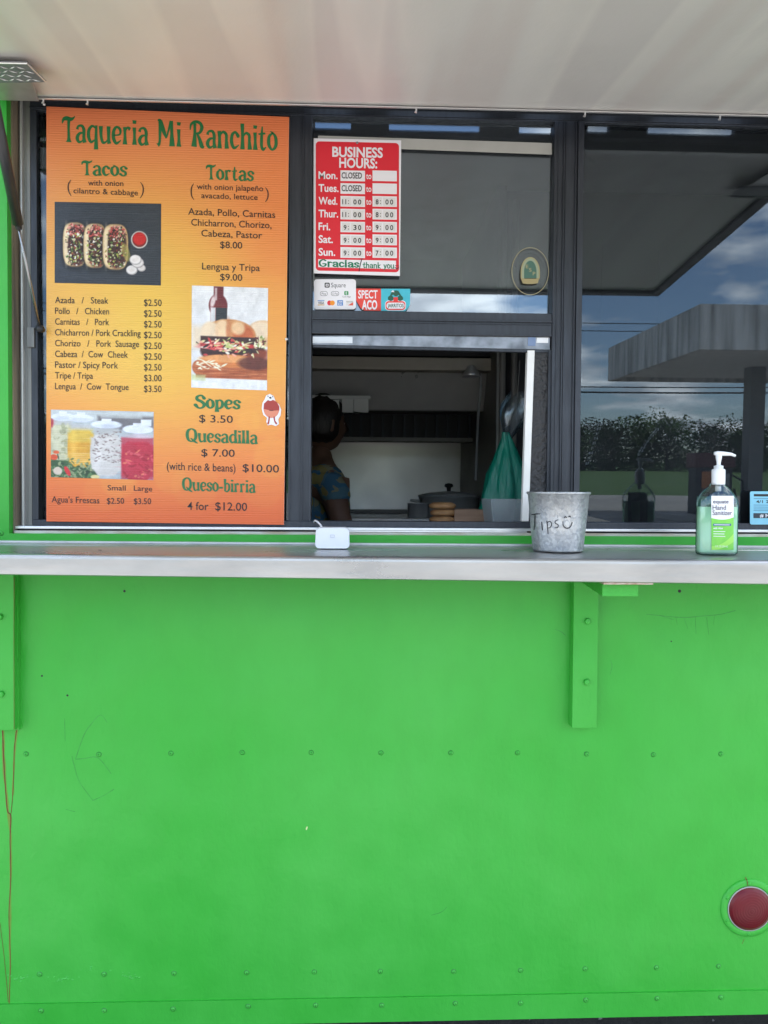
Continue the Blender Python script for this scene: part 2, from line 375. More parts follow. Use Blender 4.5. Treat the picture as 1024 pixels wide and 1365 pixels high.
DG = {
 'T': (.58, [[(.00,.70,.03),(.06,.86,.12),(.2,.90,.16),(.38,.87,.13),(.50,.93,.07),(.56,1.0,.02)], [(.29,.88,.13),(.28,.5,.10),(.29,.12,.13),(.29,.0,.26)]]),
 'a': (.50, [[(.08,.50,.12),(.13,.62,.08),(.28,.64,.10),(.37,.5,.13),(.37,.2,.12),(.41,.0,.17)], [(.36,.38,.05),(.18,.34,.10),(.08,.18,.14),(.15,.03,.11),(.28,.05,.06),(.37,.18,.05)]]),
 'q': (.54, [[(.38,.58,.06),(.24,.65,.09),(.1,.5,.12),(.08,.25,.14),(.18,.04,.10),(.38,.14,.05)], [(.42,.68,.10),(.41,.3,.12),(.41,-.24,.18)]]),
 'u': (.56, [[(.08,.66,.17),(.09,.3,.12),(.16,.05,.11),(.28,.05,.07),(.40,.17,.05)], [(.42,.66,.16),(.42,.2,.12),(.45,.0,.17)]]),
 'e': (.47, [[(.09,.33,.05),(.34,.37,.07),(.37,.55,.11),(.22,.65,.09),(.09,.5,.13),(.08,.22,.14),(.2,.03,.11),(.39,.14,.04)]]),
 'r': (.42, [[(.1,.66,.15),(.11,.3,.11),(.11,.0,.20)], [(.13,.5,.04),(.22,.64,.08),(.34,.58,.14)]]),
 'i': (.25, [[(.1,.66,.15),(.11,.3,.11),(.11,.0,.20)], [(.10,.80,.13),(.11,.93,.17)]]),
 'M': (.86, [[(.04,.97,.05),(.15,.93,.15),(.14,.5,.12),(.12,.12,.10),(.04,.02,.16)], [(.16,.95,.16),(.30,.58,.16),(.42,.30,.07)], [(.42,.30,.05),(.53,.65,.08),(.62,.97,.10)], [(.64,.97,.14),(.66,.5,.13),(.67,.0,.24)]]),
 'R': (.70, [[(.22,.92,.12),(.22,.5,.12),(.19,.02,.24)], [(.02,.66,.04),(.06,.87,.09),(.25,.98,.10),(.46,.92,.12),(.53,.75,.14),(.44,.57,.10),(.26,.52,.06)], [(.32,.53,.07),(.43,.32,.13),(.53,.06,.17),(.64,.02,.05)]]),
 'n': (.56, [[(.1,.66,.16),(.11,.3,.12),(.11,.0,.19)], [(.13,.5,.05),(.26,.63,.09),(.40,.54,.12),(.41,.3,.12),(.43,.0,.19)]]),
 'c': (.45, [[(.36,.50,.14),(.24,.64,.09),(.1,.52,.12),(.08,.25,.14),(.19,.04,.11),(.39,.15,.04)]]),
 'h': (.56, [[(.1,.98,.16),(.11,.5,.12),(.11,.0,.19)], [(.13,.48,.05),(.26,.62,.09),(.40,.54,.12),(.41,.3,.12),(.43,.0,.19)]]),
 't': (.38, [[(.17,.90,.05),(.14,.5,.12),(.14,.15,.12),(.21,.02,.10),(.33,.12,.04)], [(.0,.60,.05),(.3,.64,.08)]]),
 'o': (.49, [[(.24,.66,.06),(.09,.52,.12),(.08,.22,.14),(.22,.03,.08),(.38,.18,.13),(.38,.48,.13),(.26,.66,.07),(.14,.72,.03)]]),
 's': (.42, [[(.35,.52,.14),(.24,.65,.07),(.09,.55,.11),(.13,.38,.12),(.3,.27,.12),(.31,.1,.11),(.18,.02,.07),(.05,.13,.14)]]),
 'd': (.56, [[(.38,.56,.05),(.24,.64,.09),(.1,.5,.12),(.08,.25,.14),(.19,.04,.10),(.38,.15,.05)], [(.41,.98,.14),(.41,.5,.12),(.44,.0,.18)]]),
 'l': (.26, [[(.1,.98,.15),(.11,.5,.12),(.11,.0,.20)]]),
 'b': (.52, [[(.1,.98,.15),(.11,.5,.12),(.11,.04,.12)], [(.13,.5,.05),(.26,.64,.09),(.40,.5,.12),(.40,.2,.13),(.26,.02,.09),(.11,.05,.06)]]),
 'p': (.52, [[(.1,.66,.15),(.11,.3,.12),(.11,-.24,.19)], [(.13,.5,.05),(.26,.64,.09),(.40,.5,.12),(.40,.2,.13),(.26,.02,.09),(.13,.08,.05)]]),
 'Q': (.76, [[(.36,.97,.08),(.14,.82,.14),(.08,.5,.17),(.15,.15,.14),(.35,.02,.08),(.57,.2,.14),(.62,.5,.16),(.56,.82,.13),(.36,.97,.08)], [(.30,.26,.05),(.50,.06,.13),(.74,-.10,.05)]]),
 'S': (.60, [[(.50,.74,.16),(.36,.95,.09),(.13,.86,.12),(.13,.64,.15),(.35,.50,.15),(.50,.30,.15),(.42,.07,.11),(.2,.02,.09),(.03,.24,.17)]]),
 'G': (.66, [[(.52,.82,.1),(.35,.97,.1),(.12,.75,.1),(.07,.4,.1),(.2,.06,.1),(.45,.06,.1),(.54,.36,.1),(.34,.38,.1)]]),
 'k': (.5, [[(.1,.98,.1),(.11,.0,.1)], [(.38,.6,.1),(.13,.3,.1),(.4,.0,.1)]]),
 'y': (.5, [[(.08,.64,.1),(.2,.12,.1)], [(.4,.64,.1),(.26,.1,.1),(.08,-.28,.1)]]),
 '-': (.34, [[(.03,.30,.11),(.28,.30,.11)]]), ' ': (.34, []),
}
def deco(s, x0, x1, y0, h, Y, m, parent, y1=None, wmul=1.0, cw=None, tight=1.0, name='title_lettering'):
    y1 = y0 if y1 is None else y1
    adv = sum(DG[c][0] for c in s)*tight; pen = 0; V, F = [], []; z = 0
    for ch in s:
        a, sts = DG[ch]
        for st in sts:
            if cw: st = [(x, y, cw) for x, y, _ in st]
            vs, fs = ribbon2d(st, wmul, flatend=not cw and ch not in 'ceosS' ); k = len(V); z += 1
            for x, y in vs:
                u = (pen+x)/adv
                V.append(P(x0+(x1-x0)*u, y0+(y1-y0)*u-y*h, Y-0.00002*(z % 5)))
            F += [[i+k for i in f] for f in fs]
        pen += a*tight
    return obj(name, V, F, m, parent)

# ---- painted prints (colour per vertex, computed here)
class Canvas:
    def __init__(s, x0, y0, x1, y1, res, base):
        s.x0, s.y0, s.x1, s.y1 = x0, y0, x1, y1
        s.w = max(2, int((x1-x0)*res)); s.h = max(2, int((y1-y0)*res))
        s.X, s.Y = np.meshgrid(np.linspace(x0, x1, s.w), np.linspace(y0, y1, s.h))
        s.a = np.zeros((s.h, s.w, 3))+np.array(base, float)
    def blend(s, mask, col):
        m = np.clip(mask, 0, 1)[..., None]; s.a = s.a*(1-m)+np.array(col, float)*m; return s
    def ellipse(s, cx, cy, rx, ry, col, rot=0, soft=.8, al=1.0, clip=None):
        c, n = math.cos(rot), math.sin(rot); dx, dy = s.X-cx, s.Y-cy
        u = (dx*c+dy*n)/rx; v = (-dx*n+dy*c)/ry; d = (np.sqrt(u*u+v*v)-1)*min(rx, ry)
        m = np.clip(.5-d/soft, 0, 1)*al
        if clip is not None: m = m*clip
        return s.blend(m, col)
    def emask(s, cx, cy, rx, ry, soft=.8):
        u = (s.X-cx)/rx; v = (s.Y-cy)/ry; return np.clip(.5-(np.sqrt(u*u+v*v)-1)*min(rx, ry)/soft, 0, 1)
    def smask(s, cx, cy, rx, ry, p=3.0, soft=.8):
        d = ((np.abs((s.X-cx)/rx)**p+np.abs((s.Y-cy)/ry)**p)**(1/p)-1)*min(rx, ry); return np.clip(.5-d/soft, 0, 1)
    def rmask(s, x0, y0, x1, y1, soft=.8):
        d = np.minimum(np.minimum(s.X-x0, x1-s.X), np.minimum(s.Y-y0, y1-s.Y)); return np.clip(.5+d/soft, 0, 1)
    def box(s, x0, y0, x1, y1, col, soft=.8, al=1.0, clip=None):
        m = s.rmask(x0, y0, x1, y1, soft)*al
        if clip is not None: m = m*clip
        return s.blend(m, col)
    def mottle(s, amt, cells=9):
        for c_ in (cells, cells*3):
            g_ = rng.normal(0, 1, (c_+2, c_+2)); yy = np.linspace(0, c_, s.h); xx = np.linspace(0, c_, s.w); iy = yy.astype(int); ix = xx.astype(int)
            fy = (yy-iy)[:, None]; fx = (xx-ix)[None]; fy = fy*fy*(3-2*fy); fx = fx*fx*(3-2*fx)
            n_ = g_[iy][:, ix]*(1-fy)*(1-fx)+g_[iy+1][:, ix]*fy*(1-fx)+g_[iy][:, ix+1]*(1-fy)*fx+g_[iy+1][:, ix+1]*fy*fx
            s.a = s.a*(1+n_[..., None]*amt)
        return s
    def grain(s, amt): s.a = s.a+rng.normal(0, amt, s.a.shape[:2])[..., None]; return s
    def build(s, name, m, parent, corners, Y, k=1.0):
        """corners: photo positions of the print's TL TR BR BL"""
        (ax, ay), (bx, by), (cx, cy), (dx, dy) = corners
        U = (s.X-s.x0)/(s.x1-s.x0); V = (s.Y-s.y0)/(s.y1-s.y0)
        c = [P(*q, Y) for q in corners]; C = [np.array(tuple(q)) for q in c]
        pos = (C[0][None, None]*((1-U)*(1-V))[..., None]+C[1]*(U*(1-V))[..., None]+C[2]*(U*V)[..., None]+C[3]*((1-U)*V)[..., None]).reshape(-1, 3)
        o0 = pos.mean(0); me = bpy.data.meshes.new(name); W, H = s.w, s.h
        i = (np.arange(H-1)[:, None]*W+np.arange(W-1)[None]).ravel()
        f = np.stack([i+W, i+W+1, i+1, i], 1)
        me.from_pydata((pos-o0).tolist(), [], f.tolist())
        ca = me.color_attributes.new('Col', 'FLOAT_COLOR', 'POINT')
        lc = np.clip(lin(np.clip(s.a, 0, 255))*k, 0, .88).reshape(-1, 3)
        ca.data.foreach_set('color', np.concatenate([lc, np.ones((len(lc), 1))], 1).ravel())
        me.materials.append(m); me.update()
        o = bpy.data.objects.new(name, me); COL.objects.link(o); o.parent = parent
        o.location = _local(Vector(o0), parent); WLOC[o.name] = Vector(o0); return o

# ================================================================== GROUND AND FAR SETTING
def ground_z(y):           # level under the truck, then a gentle rise away from it
    return 0.0 if y > -4 else (-4-y)*0.015
M['asphalt'] = mat('old_asphalt', (0.055, 0.053, 0.05), 0.9, var=0.3, vscale=300, bump=.003, bscale=260)
M['concrete_road'] = mat('pale_road', (0.26, 0.245, 0.225), 0.9, var=0.15, vscale=.6, stretch=(.2, 1, 1))
M['field'] = mat('field_grass', (0.06, 0.12, 0.02), 0.95, vscale=.35, col2=(0.04, 0.09, 0.014), detail=8)
def sheet(name, ys, m, xr=700, zoff=0):
    v = []; f = []
    for y in ys: v += [(-xr, y, ground_z(y)+zoff), (xr, y, ground_z(y)+zoff)]
    for i in range(len(ys)-1): f.append([2*i, 2*i+1, 2*i+3, 2*i+2][::-1])
    o = obj(name, v, f, m, origin=(0, 0, 0)); o['kind'] = 'structure'; return o
sheet('asphalt_lot', [700, -.5], M['asphalt'])
sheet('concrete_apron', [-.5, -4, -33], M['concrete_road'])
sheet('grass_field', [-33, -160, -700], M['field'])
# loose grit and a pale scrap below the truck edge
gb = MB()
for i in range(420):
    x = random.uniform(-1, 1.3); y = random.uniform(-.15, 1.6); r = random.uniform(.002, .007)
    gb.add([(x-r, y-r, .0), (x+r, y-r*.6, .0), (x, y+r, 0), (x, y, r*1.2)], [(0, 1, 3), (1, 2, 3), (2, 0, 3)])
g = gb.build('gravel', mat('grit', (.2, .19, .18), .9)); g['kind'] = 'stuff'; g['label'] = 'loose grit scattered on the asphalt under the truck'; g['category'] = 'gravel'

# trees beyond the field
leafm = [mat('leaf_%s' % n, c, .9, vscale=.8, col2=c2, spec=.05) for n, c, c2 in (('dark', (.03, .06, .018), (.05, .085, .025)), ('mid', (.045, .085, .022), (.07, .11, .03)), ('olive', (.05, .075, .025), (.035, .06, .02)))]
barkm = mat('bark', (.09, .07, .05), .9, var=.2)
def crown_mesh(idx, h):
    rr = random.Random(idx*13+1); me_v, me_f = [], []
    lobes = [(rr.uniform(-.32, .32)*h, rr.uniform(-.3, .3)*h, h*rr.uniform(.05, .78), h*rr.uniform(.16, .27)) for _ in range(24)]
    for _ in range(5200):
        lx, ly, lz, lr = rr.choice(lobes)
        d = Vector((rr.gauss(0, 1), rr.gauss(0, 1), rr.gauss(0, 1))).normalized()*lr*(rr.random()**.35)
        c = Vector((lx, ly, lz))+d*1.0; s = h*rr.uniform(.012, .03)
        u = Vector((rr.gauss(0, 1), rr.gauss(0, 1), rr.gauss(0, .7))).normalized(); v = u.orthogonal().normalized()
        k = len(me_v); me_v += [c-u*s, c+v*s*.7, c+u*s, c-v*s*.7]; me_f.append([k, k+1, k+2, k+3])
    return me_v, me_f
protos = []
for i in range(4):
    h = 8.0
    r0 = empty('tree', (0, 0, 0), 'dark leafy tree standing in the row beyond the mirrored grass field', 'tree', 'trees beyond the grass field')
    tb = MB().tube([(0, 0, -.3), (.1, 0, h*.3), (-.1, .1, h*.65)], [.24, .17, .06], 7)
    for a in range(5):
        an = a*1.3+i; tb.tube([(0, 0, h*(.22+.07*a)), (math.cos(an)*h*.14, math.sin(an)*h*.14, h*(.4+.07*a)), (math.cos(an)*h*.24, math.sin(an)*h*.24, h*(.5+.07*a))], [.1, .06, .02], 5)
    tb.build('trunk', barkm, r0, origin=(0, 0, 0)); v, f = crown_mesh(i, h); obj('crown', v, f, leafm[i % 3], r0, origin=(0, 0, 0))
    protos.append(r0)
def copy_tree(o, parent=None):
    c = o.copy(); COL.objects.link(c); c.parent = parent
    for ch in list(o.children): copy_tree(ch, c)
    return c
n = 0
for i in range(34):
    x = -62+i*4.2+random.uniform(-1, 1); y = -112+random.uniform(-6, 6)
    o = protos[n] if n < 4 else copy_tree(protos[random.randrange(4)]); n += 1
    o.location = (x, y, ground_z(y)); s = random.choice((.72, .85, .95, 1.05, 1.2)); o.scale = (s*1.15, s*1.15, s*random.uniform(.9, 1.15)); o.rotation_euler.z = random.uniform(0, 6)
# power line
pole_m = mat('weathered_pole', (.16, .13, .1), .9, var=.2)
for x, lb in ((-34, 'wooden utility pole at the far left end of the power lines'), (52, 'wooden utility pole at the far right end of the power lines')):
    z0 = ground_z(-36); t = empty('utility_pole', (x, -36, z0), lb, 'utility pole')
    MB().tube([(x, -36, z0-.3), (x, -36, 10.9)], [.16, .11], 10).build('pole', pole_m, t)
    MB().box(x-.06, x+.06, -37.1, -34.9, 10.3, 10.44).build('crossarm', pole_m, t)
cab = mat('cable', (.015, .015, .017), .6)
for k, (yy, z, r) in enumerate(((-37, 10.3, .022), (-35, 10.3, .022), (-36, 7.4, .03), (-36.1, 7.15, .045))):
    pts = []
    for i in range(25):
        u = i/24; pts.append((-34+86*u, yy, z-1.6*4*u*(1-u)-.3*u))
    tag(MB().tube(pts, r, 5).build('power_cable', cab), ['thin upper cable of the mirrored power line, farther side', 'thin upper cable of the mirrored power line, nearer side', 'upper of the two thick low cables crossing the mirrored sky', 'thickest and lowest cable crossing the mirrored sky'][k], 'cable')
# gas station canopy
M['canopy'] = mat('stained_fascia', (.85, .84, .8), .8, vscale=1.6, col2=(.30, .29, .27), stretch=(3, 3, .25), detail=8)
M['canopy_soffit'] = mat('soffit', (.7, .68, .64), .8, var=.1)
cz = 4.24
gc = empty('gas_station_canopy', (12, -19, ground_z(-19)), 'weathered grey filling station canopy on square columns, mirrored in the right window', 'canopy')
x0, x1, y0, y1 = 7.6, 17.5, -21.6, -15.3
for a in (MB().box(x0, x1, y1-.12, y1, cz, cz+1.0), MB().box(x0, x1, y0, y0+.12, cz, cz+1.0), MB().box(x0, x0+.12, y0+.12, y1-.12, cz, cz+1.0), MB().box(x1-.12, x1, y0+.12, y1-.12, cz, cz+1.0)):
    a.build('fascia', M['canopy'], gc)
MB().box(x0+.12, x1-.12, y0+.12, y1-.12, cz+.12, cz+.3).build('soffit', M['canopy_soffit'], gc)
for x in (10.8, 15.6):
    z = ground_z(-19); MB().box(x-.2, x+.2, -19.2, -18.8, z-.1, cz+.12).build('column', mat('column_paint', (.25, .25, .25), .7, var=.1), gc)
z = ground_z(-18.8)
isl = MB().box(8.4, 11.6, -19.6, -18.2, z, z+.15).build('pump_island', mat('kerb_concrete', (.4, .39, .37), .9, var=.1), gc)
fp = empty('fuel_pump', (9.6, -18.9, z+.15), 'dark fuel pump with an orange panel beneath the mirrored canopy', 'fuel pump')
pz = z+.15
MB().box(9.1, 10.1, -19.15, -18.65, pz, pz+1.25).build('cabinet', mat('pump_dark', (.03, .03, .035), .5), fp, bevel=.03)
MB().box(9.05, 10.15, -19.2, -18.6, pz+1.26, pz+1.65).build('header', mat('pump_maroon', (.12, .03, .03), .5), fp, bevel=.03)
MB().box(9.25, 9.6, -18.64, -18.62, pz+.7, pz+1.15).build('orange_panel', mat('pump_orange', (.6, .2, .06), .5), fp)
MB().box(9.7, 10.0, -18.64, -18.62, pz+.75, pz+1.1).build('display', mat('pump_display', (.35, .37, .36), .4), fp)
MB().tube([(10.14, -18.9, pz+1.1), (10.45, -18.8, pz+.9), (10.5, -18.75, pz+.3), (10.3, -18.7, pz+.15), (10.17, -18.7, pz+.7)], .03, 6).build('hose', M['black_rubber'], fp)

# ================================================================== FOOD TRUCK
truck = empty('food_truck', (0.2, 1.1, 0.28), 'bright green food truck with its serving hatch raised and a metal counter shelf', 'food truck')
TX0, TX1, TD, TZ0, TZ1 = -2.4, 3.2, 2.3, 0.30, 2.85
YG, YF = .060, .045          # glass, frame face
OX0 = P(10.5, 430, 0).x; OX1 = 1.30
OZ0 = P(512, 713.5, 0).z; OZ1 = 2.345
seamz_l, seamz_r = P(0, 1339, 0).z, P(1024, 1320, 0).z
def seam_z(x):
    a, b = P(0, 1339, 0).x, P(1024, 1320, 0).x; return seamz_l+(seamz_r-seamz_l)*(x-a)/(b-a)
def low_z(x):
    a, b = P(300, 1365, 0), P(1024, 1350.5, 0); return a.z+(b.z-a.z)*(x-a.x)/(b.x-a.x)
# side wall: one sheet with the window opening cut in it, returns folded inward
v = [(TX0, 0, TZ1), (TX1, 0, TZ1), (TX1, 0, seam_z(TX1)), (TX0, 0, seam_z(TX0)), (OX0, 0, OZ1), (OX1, 0, OZ1), (OX1, 0, OZ0), (OX0, 0, OZ0)]
v += [(x, .02, z) for x, y, z in v[:8]]
f = [(0, 4, 5, 1), (1, 5, 6, 2), (2, 6, 7, 3), (3, 7, 4, 0), (8, 9, 13, 12), (9, 10, 14, 13), (10, 11, 15, 14), (11, 8, 12, 15), (4, 12, 13, 5), (5, 13, 14, 6), (6, 14, 15, 7), (7, 15, 12, 4)]
wall = obj('side_wall', v, [list(q)[::-1] for q in f], M['green'], truck)
# lower skirt strip overlapping the wall's foot
sk = MB().hexa([(TX0, -.004, seam_z(TX0)+.002), (TX1, -.004, seam_z(TX1)+.002), (TX1, -.004, low_z(TX1)), (TX0, -.004, low_z(TX0)), (TX0, .03, seam_z(TX0)+.002), (TX1, .03, seam_z(TX1)+.002), (TX1, .03, low_z(TX1)), (TX0, .03, low_z(TX0))])
skirt = sk.build('skirt', M['green'], truck)
# rivets
def rivet_mesh(r=.0047, h=.0034):
    mb = MB().lathe([(r*1.25, 0), (r*1.2, .0006), (r, .001), (r*.85, h*.75), (r*.5, h), (r*.3, h*.95), (r*.22, h*.5), (0.0001, h*.5)], (0, 0, 0), 14, 'y')
    return mb
rv0 = None
def rivet(px, py, par, Y, sc=1.0):
    global rv0
    p = P(px, py, Y)
    if rv0 is None:
        mb = rivet_mesh(); rv0 = obj('rivet', [v_+p for v_ in mb.v], mb.f, [M['green'], M['grime']], par, origin=p, smooth=True); o = rv0
        for k_, pl in enumerate(rv0.data.polygons):
            if k_//14 in (0, 1, 5, 6): pl.material_index = 1
    else:
        o = rv0.copy(); COL.objects.link(o); o.parent = par; o.location = _local(p, par)
    o.rotation_euler = (0, random.uniform(0, 6), 0); o.scale = (sc, sc, sc); return o
for x, y in ((35, 1005), (132, 1005.5), (228, 1004), (323, 1003), (415, 1003), (508, 1003.5), (601, 1003.5), (690, 1003.5), (782, 1005), (871, 1006), (961, 1005), (1052, 1006)): rivet(x, y, wall, 0)
for x, y in ((53, 1298.5), (139, 1298.5), (232, 1297.5), (329, 1296.5), (419, 1295.5), (507, 1295), (605, 1295), (694, 1293.5), (780, 1291.5), (875, 1290), (958, 1288)): rivet(x, y, wall, 0)
for x, y in ((55, 1347.5), (139, 1347), (231, 1345), (331, 1341.5), (421, 1340), (509, 1340), (607, 1337.5), (694, 1337), (781, 1333), (876, 1331), (961, 1329.5)): rivet(x, y, skirt, -.004)
rivet(1.5, 711, wall, 0)
# left edge trim: the wall sheet overlaps a corner post below the opening
# small holes and chips
hole_m = M['black']
for x, y, r in ((56, 901, 1.4), (90, 927, 1.4), (166, 788, 1.7), (906, 788, 2.2), (895, 855, 1.0), (837, 1334, 1.1)):
    flat('hole', ell(x, y, r, r, 10), -.0006, hole_m, wall)
flat('paint_chip', ell(409, 1104, 1.0, 2.6, 8, .3), -.0006, M['paint_chip'], wall)
# rust runs below the left bracket
strokes('rust_run', [[(3.5, 974, 1.6), (5, 1010, 1.8), (7, 1045, 1.5), (10, 1080, 1.6), (14.5, 1088, 1.8), (13.5, 1120, 1.4), (14.5, 1170, 1.2), (12, 1220, 1.0), (14, 1280, .8), (12.5, 1338, .7), (13, 1364, .6)]], -.0003, M['rust'], wall)
strokes('rust_run', [[(22, 974, 1.2), (19, 1000, 1.2), (18.5, 1030, 1.0), (17, 1060, 1.0), (15, 1084, .8)]], -.0005, M['rust'], wall)
strokes('rust_run', [[(0, 1230, .7), (5, 1270, .6), (9, 1310, .7), (11, 1336, .6)]], -.0005, M['rust'], wall)
M['rust_halo'] = mat('rust_stain', L(96, 150, 48), .7, vscale=30, col2=L(110, 128, 46))
def wob(pts, k, w_): return [(x+random.uniform(-k, k), y, w*w_*random.uniform(.7, 1.3)) for x, y, w in catmull(pts, 5)]
strokes('rust_stain', [wob([(4, 974, 3.6), (6, 1030, 3.4), (11, 1082, 3.2), (14.2, 1120, 2.8), (14, 1200, 2.4), (13, 1337, 2.0)], .5, 1), ], -.00015, M['rust_halo'], wall)
strokes('rust_stain', [wob([(22, 974, 3.0), (19, 1010, 2.6), (17, 1060, 2.2)], .4, 1)], -.0002, M['rust_halo'], wall)
# old stickers' outlines and scuffs
sc_ = [[(101, 1011, .8), (112, 980, .9), (122, 965, .8), (134, 953, .7), (143, 963, .5)], [(101, 1012, 1.1), (113, 1011, .8), (127, 1009, 1.1), (136, 1015, .8), (148, 1031, .9)], [(96, 1008, .6), (99, 1020, .8), (106, 1042, .6), (124, 1067, .8)], [(124, 1067, 1.1), (139, 1060, .6), (152, 1052, 1.0)],
       [(862, 819, .5), (875, 820, .9), (893, 822, .8), (915, 823, 1.0), (938, 821, .8), (960, 819, .9), (980, 814, 1.2)], [(884, 822, .7), (898, 826, .6)], [(912, 824, .5), (917, 838, .4)], [(927, 823, .5), (928, 845, .5)], [(942, 823, .5), (945, 846, .5)], [(901, 823, .4), (903, 833, .4)], [(953, 820, .4), (951, 833, .4)],
       [(814, 880, .5), (816, 888, .9), (813, 900, .4)], [(740, 839, .5), (748, 842, 1.0), (754, 847, .6)], [(765, 847, .5), (777, 851, 1.1), (785, 847, .5)], [(88, 1079, .5), (100, 1082, .7)], [(33, 1348, .6), (45, 1341, .8), (56, 1338, .6)], [(86, 958, .6), (87, 988, .5)], [(575, 1220, .4), (588, 1216, .8), (596, 1209, .5)]]
strokes('scuff', sc_[:4], -.0003, M['scuff'], wall); strokes('scuff', sc_[4:11], -.0003, M['scuff'], wall); strokes('scuff', sc_[11:], -.0003, M['scuff'], wall)
# paint crusts near the lower rivets
cb = MB()
for cx, cy, n_ in ((82, 1305, 22), (30, 1304, 16), (172, 1301, 14), (120, 1293, 8)):
    for _ in range(n_):
        c = P(cx+random.gauss(0, 9), cy+random.gauss(0, 2.2), 0); s = random.uniform(.0015, .004)
        cb.add([(c.x-s, 0, c.z), (c.x, 0, c.z-s*.6), (c.x+s, 0, c.z+s*.2), (c.x, 0, c.z+s*.7), (c.x, -s*.35, c.z)], [(0, 1, 4), (1, 2, 4), (2, 3, 4), (3, 0, 4)])
cb.build('paint_crust', M['green'], wall, kind='stuff')

# body shell
shell = mat('shell_green', (0.07, 0.42, 0.06), .4, var=.05)
MB().box(TX0, TX1, .02, TD, TZ1, TZ1+.04).build('roof', mat('roof_white', (.7, .7, .7), .6), truck)
MB().box(TX0, TX1, TD, TD+.03, .33, TZ1).build('rear_wall', [shell], truck)
MB().box(TX0-.03, TX0, 0, TD, .33, TZ1).build('end_wall', [shell], truck)
MB().box(TX1, TX1+.03, 0, TD, .33, TZ1).build('end_wall', [shell], truck)
MB().box(TX0, TX1, .03, TD, .33, .37).build('floor', M['interior_floor'], truck)

# shelf ------------------------------------------------------------
def galv():
    m, n, b = new_mat('shelf_aluminium')
    t = n.nodes.new('ShaderNodeTexCoord'); mp = n.nodes.new('ShaderNodeMapping'); n.links.new(t.outputs['Object'], mp.inputs[0])
    a = n.nodes.new('ShaderNodeTexNoise'); a.inputs['Scale'].default_value = 11; a.inputs['Detail'].default_value = 9; a.inputs['Roughness'].default_value = .6; mp.inputs['Scale'].default_value = (.35, 1.5, 1.5)
    n.links.new(mp.outputs[0], a.inputs['Vector'])
    r_ = n.nodes.new('ShaderNodeValToRGB'); r_.color_ramp.elements[0].position = .3; r_.color_ramp.elements[0].color = (.34, .34, .34, 1)
    r_.color_ramp.elements[1].position = .68; r_.color_ramp.elements[1].color = (.49, .475, .455, 1); n.links.new(a.outputs['Fac'], r_.inputs[0]); n.links.new(r_.outputs[0], b.inputs['Base Color'])
    b.inputs['Metallic'].default_value = .75
    mr = n.nodes.new('ShaderNodeMapRange'); mr.inputs['To Min'].default_value = .18; mr.inputs['To Max'].default_value = .42; n.links.new(a.outputs['Fac'], mr.inputs[0]); n.links.new(mr.outputs[0], b.inputs['Roughness'])
    f_ = n.nodes.new('ShaderNodeTexNoise'); f_.inputs['Scale'].default_value = 30; f_.inputs['Detail'].default_value = 6; n.links.new(mp.outputs[0], f_.inputs['Vector'])
    bp = n.nodes.new('ShaderNodeBump'); bp.inputs['Distance'].default_value = .0008; n.links.new(f_.outputs['Fac'], bp.inputs['Height']); n.links.new(bp.outputs[0], b.inputs['Normal'])
    return m
M['shelf'] = galv()
SD = .25
def shl(x, top=True, Y=-SD):      # z of the front edge: the shelf runs a little out of level
    y = 738+(747-738)*x/1024 if top else 766.5+(779.5-766.5)*x/1024
    return P(x, y, Y)
FL, FR = shl(0), shl(1024); BL, BR = shl(0, False), shl(1024, False)
def ext(a, b, X): t = (X-a.x)/(b.x-a.x); return a+(b-a)*t
XA, XB = -1.0, 1.35
def bz(X): a, b = P(0, 722.5, 0), P(1024, 729.5, 0); return ext(a, b, X).z
ftL, ftR, fbL, fbR = ext(FL, FR, XA).z, ext(FL, FR, XB).z, ext(BL, BR, XA).z, ext(BL, BR, XB).z
def top_z(X, Y):
    k = (X-XA)/(XB-XA); zf = ftL+(ftR-ftL)*k; zb = bz(X); return zf+(zb-zf)*(Y+SD)/SD
pr = [(-.001, 0), (-.060, 0), (-.064, -.004), (-.069, -.004), (-.073, 0), (-SD+.012, 0), (-SD+.006, -.0005), (-SD+.002, -.0025), (-SD+.0004, -.005), (-SD, -.009)]
sv, sf = [], []
for X in (XA, XB):
    k = (X-XA)/(XB-XA); zb_ = fbL+(fbR-fbL)*k
    for y, dz in pr: sv.append((X, y, top_z(X, y)+dz))
    sv += [(X, -SD, zb_+.002), (X, -SD+.003, zb_), (X, -SD+.02, zb_), (X, -SD+.02, zb_+.003), (X, -SD+.004, zb_+.004), (X, -SD+.006, top_z(X, -SD)-.010), (X, -.001, top_z(X, 0)-.006)]
n_ = len(sv)//2
for i in range(n_): sf.append([i, (i+1) % n_, n_+(i+1) % n_, n_+i])
sf += [list(range(n_))[::-1], list(range(n_, 2*n_))]
shelf = obj('counter_shelf', sv, sf, M['shelf'], truck)
back = MB().hexa([(XA, -.0125, bz(XA)+.004), (XB, -.0125, bz(XB)+.004), (XB, -.0125, bz(XB)), (XA, -.0125, bz(XA)), (XA, -.0005, bz(XA)+.004), (XB, -.0005, bz(XB)+.004), (XB, -.0005, bz(XB)), (XA, -.0005, bz(XA))])
back.build('hinge_strip', M['alu'], shelf)
strokes('shelf_crack', [[(131, 734.5, 1.0), (134, 735.5, 2.4), (137, 737, .8)]], -.17, M['black'], shelf, mapf=lambda x, y, i: Vector((P(x, y, -.17).x, -.17, top_z(P(x, y, -.17).x, -.17)+.0006)) + Vector((0, (735-y)*.004, 0)))
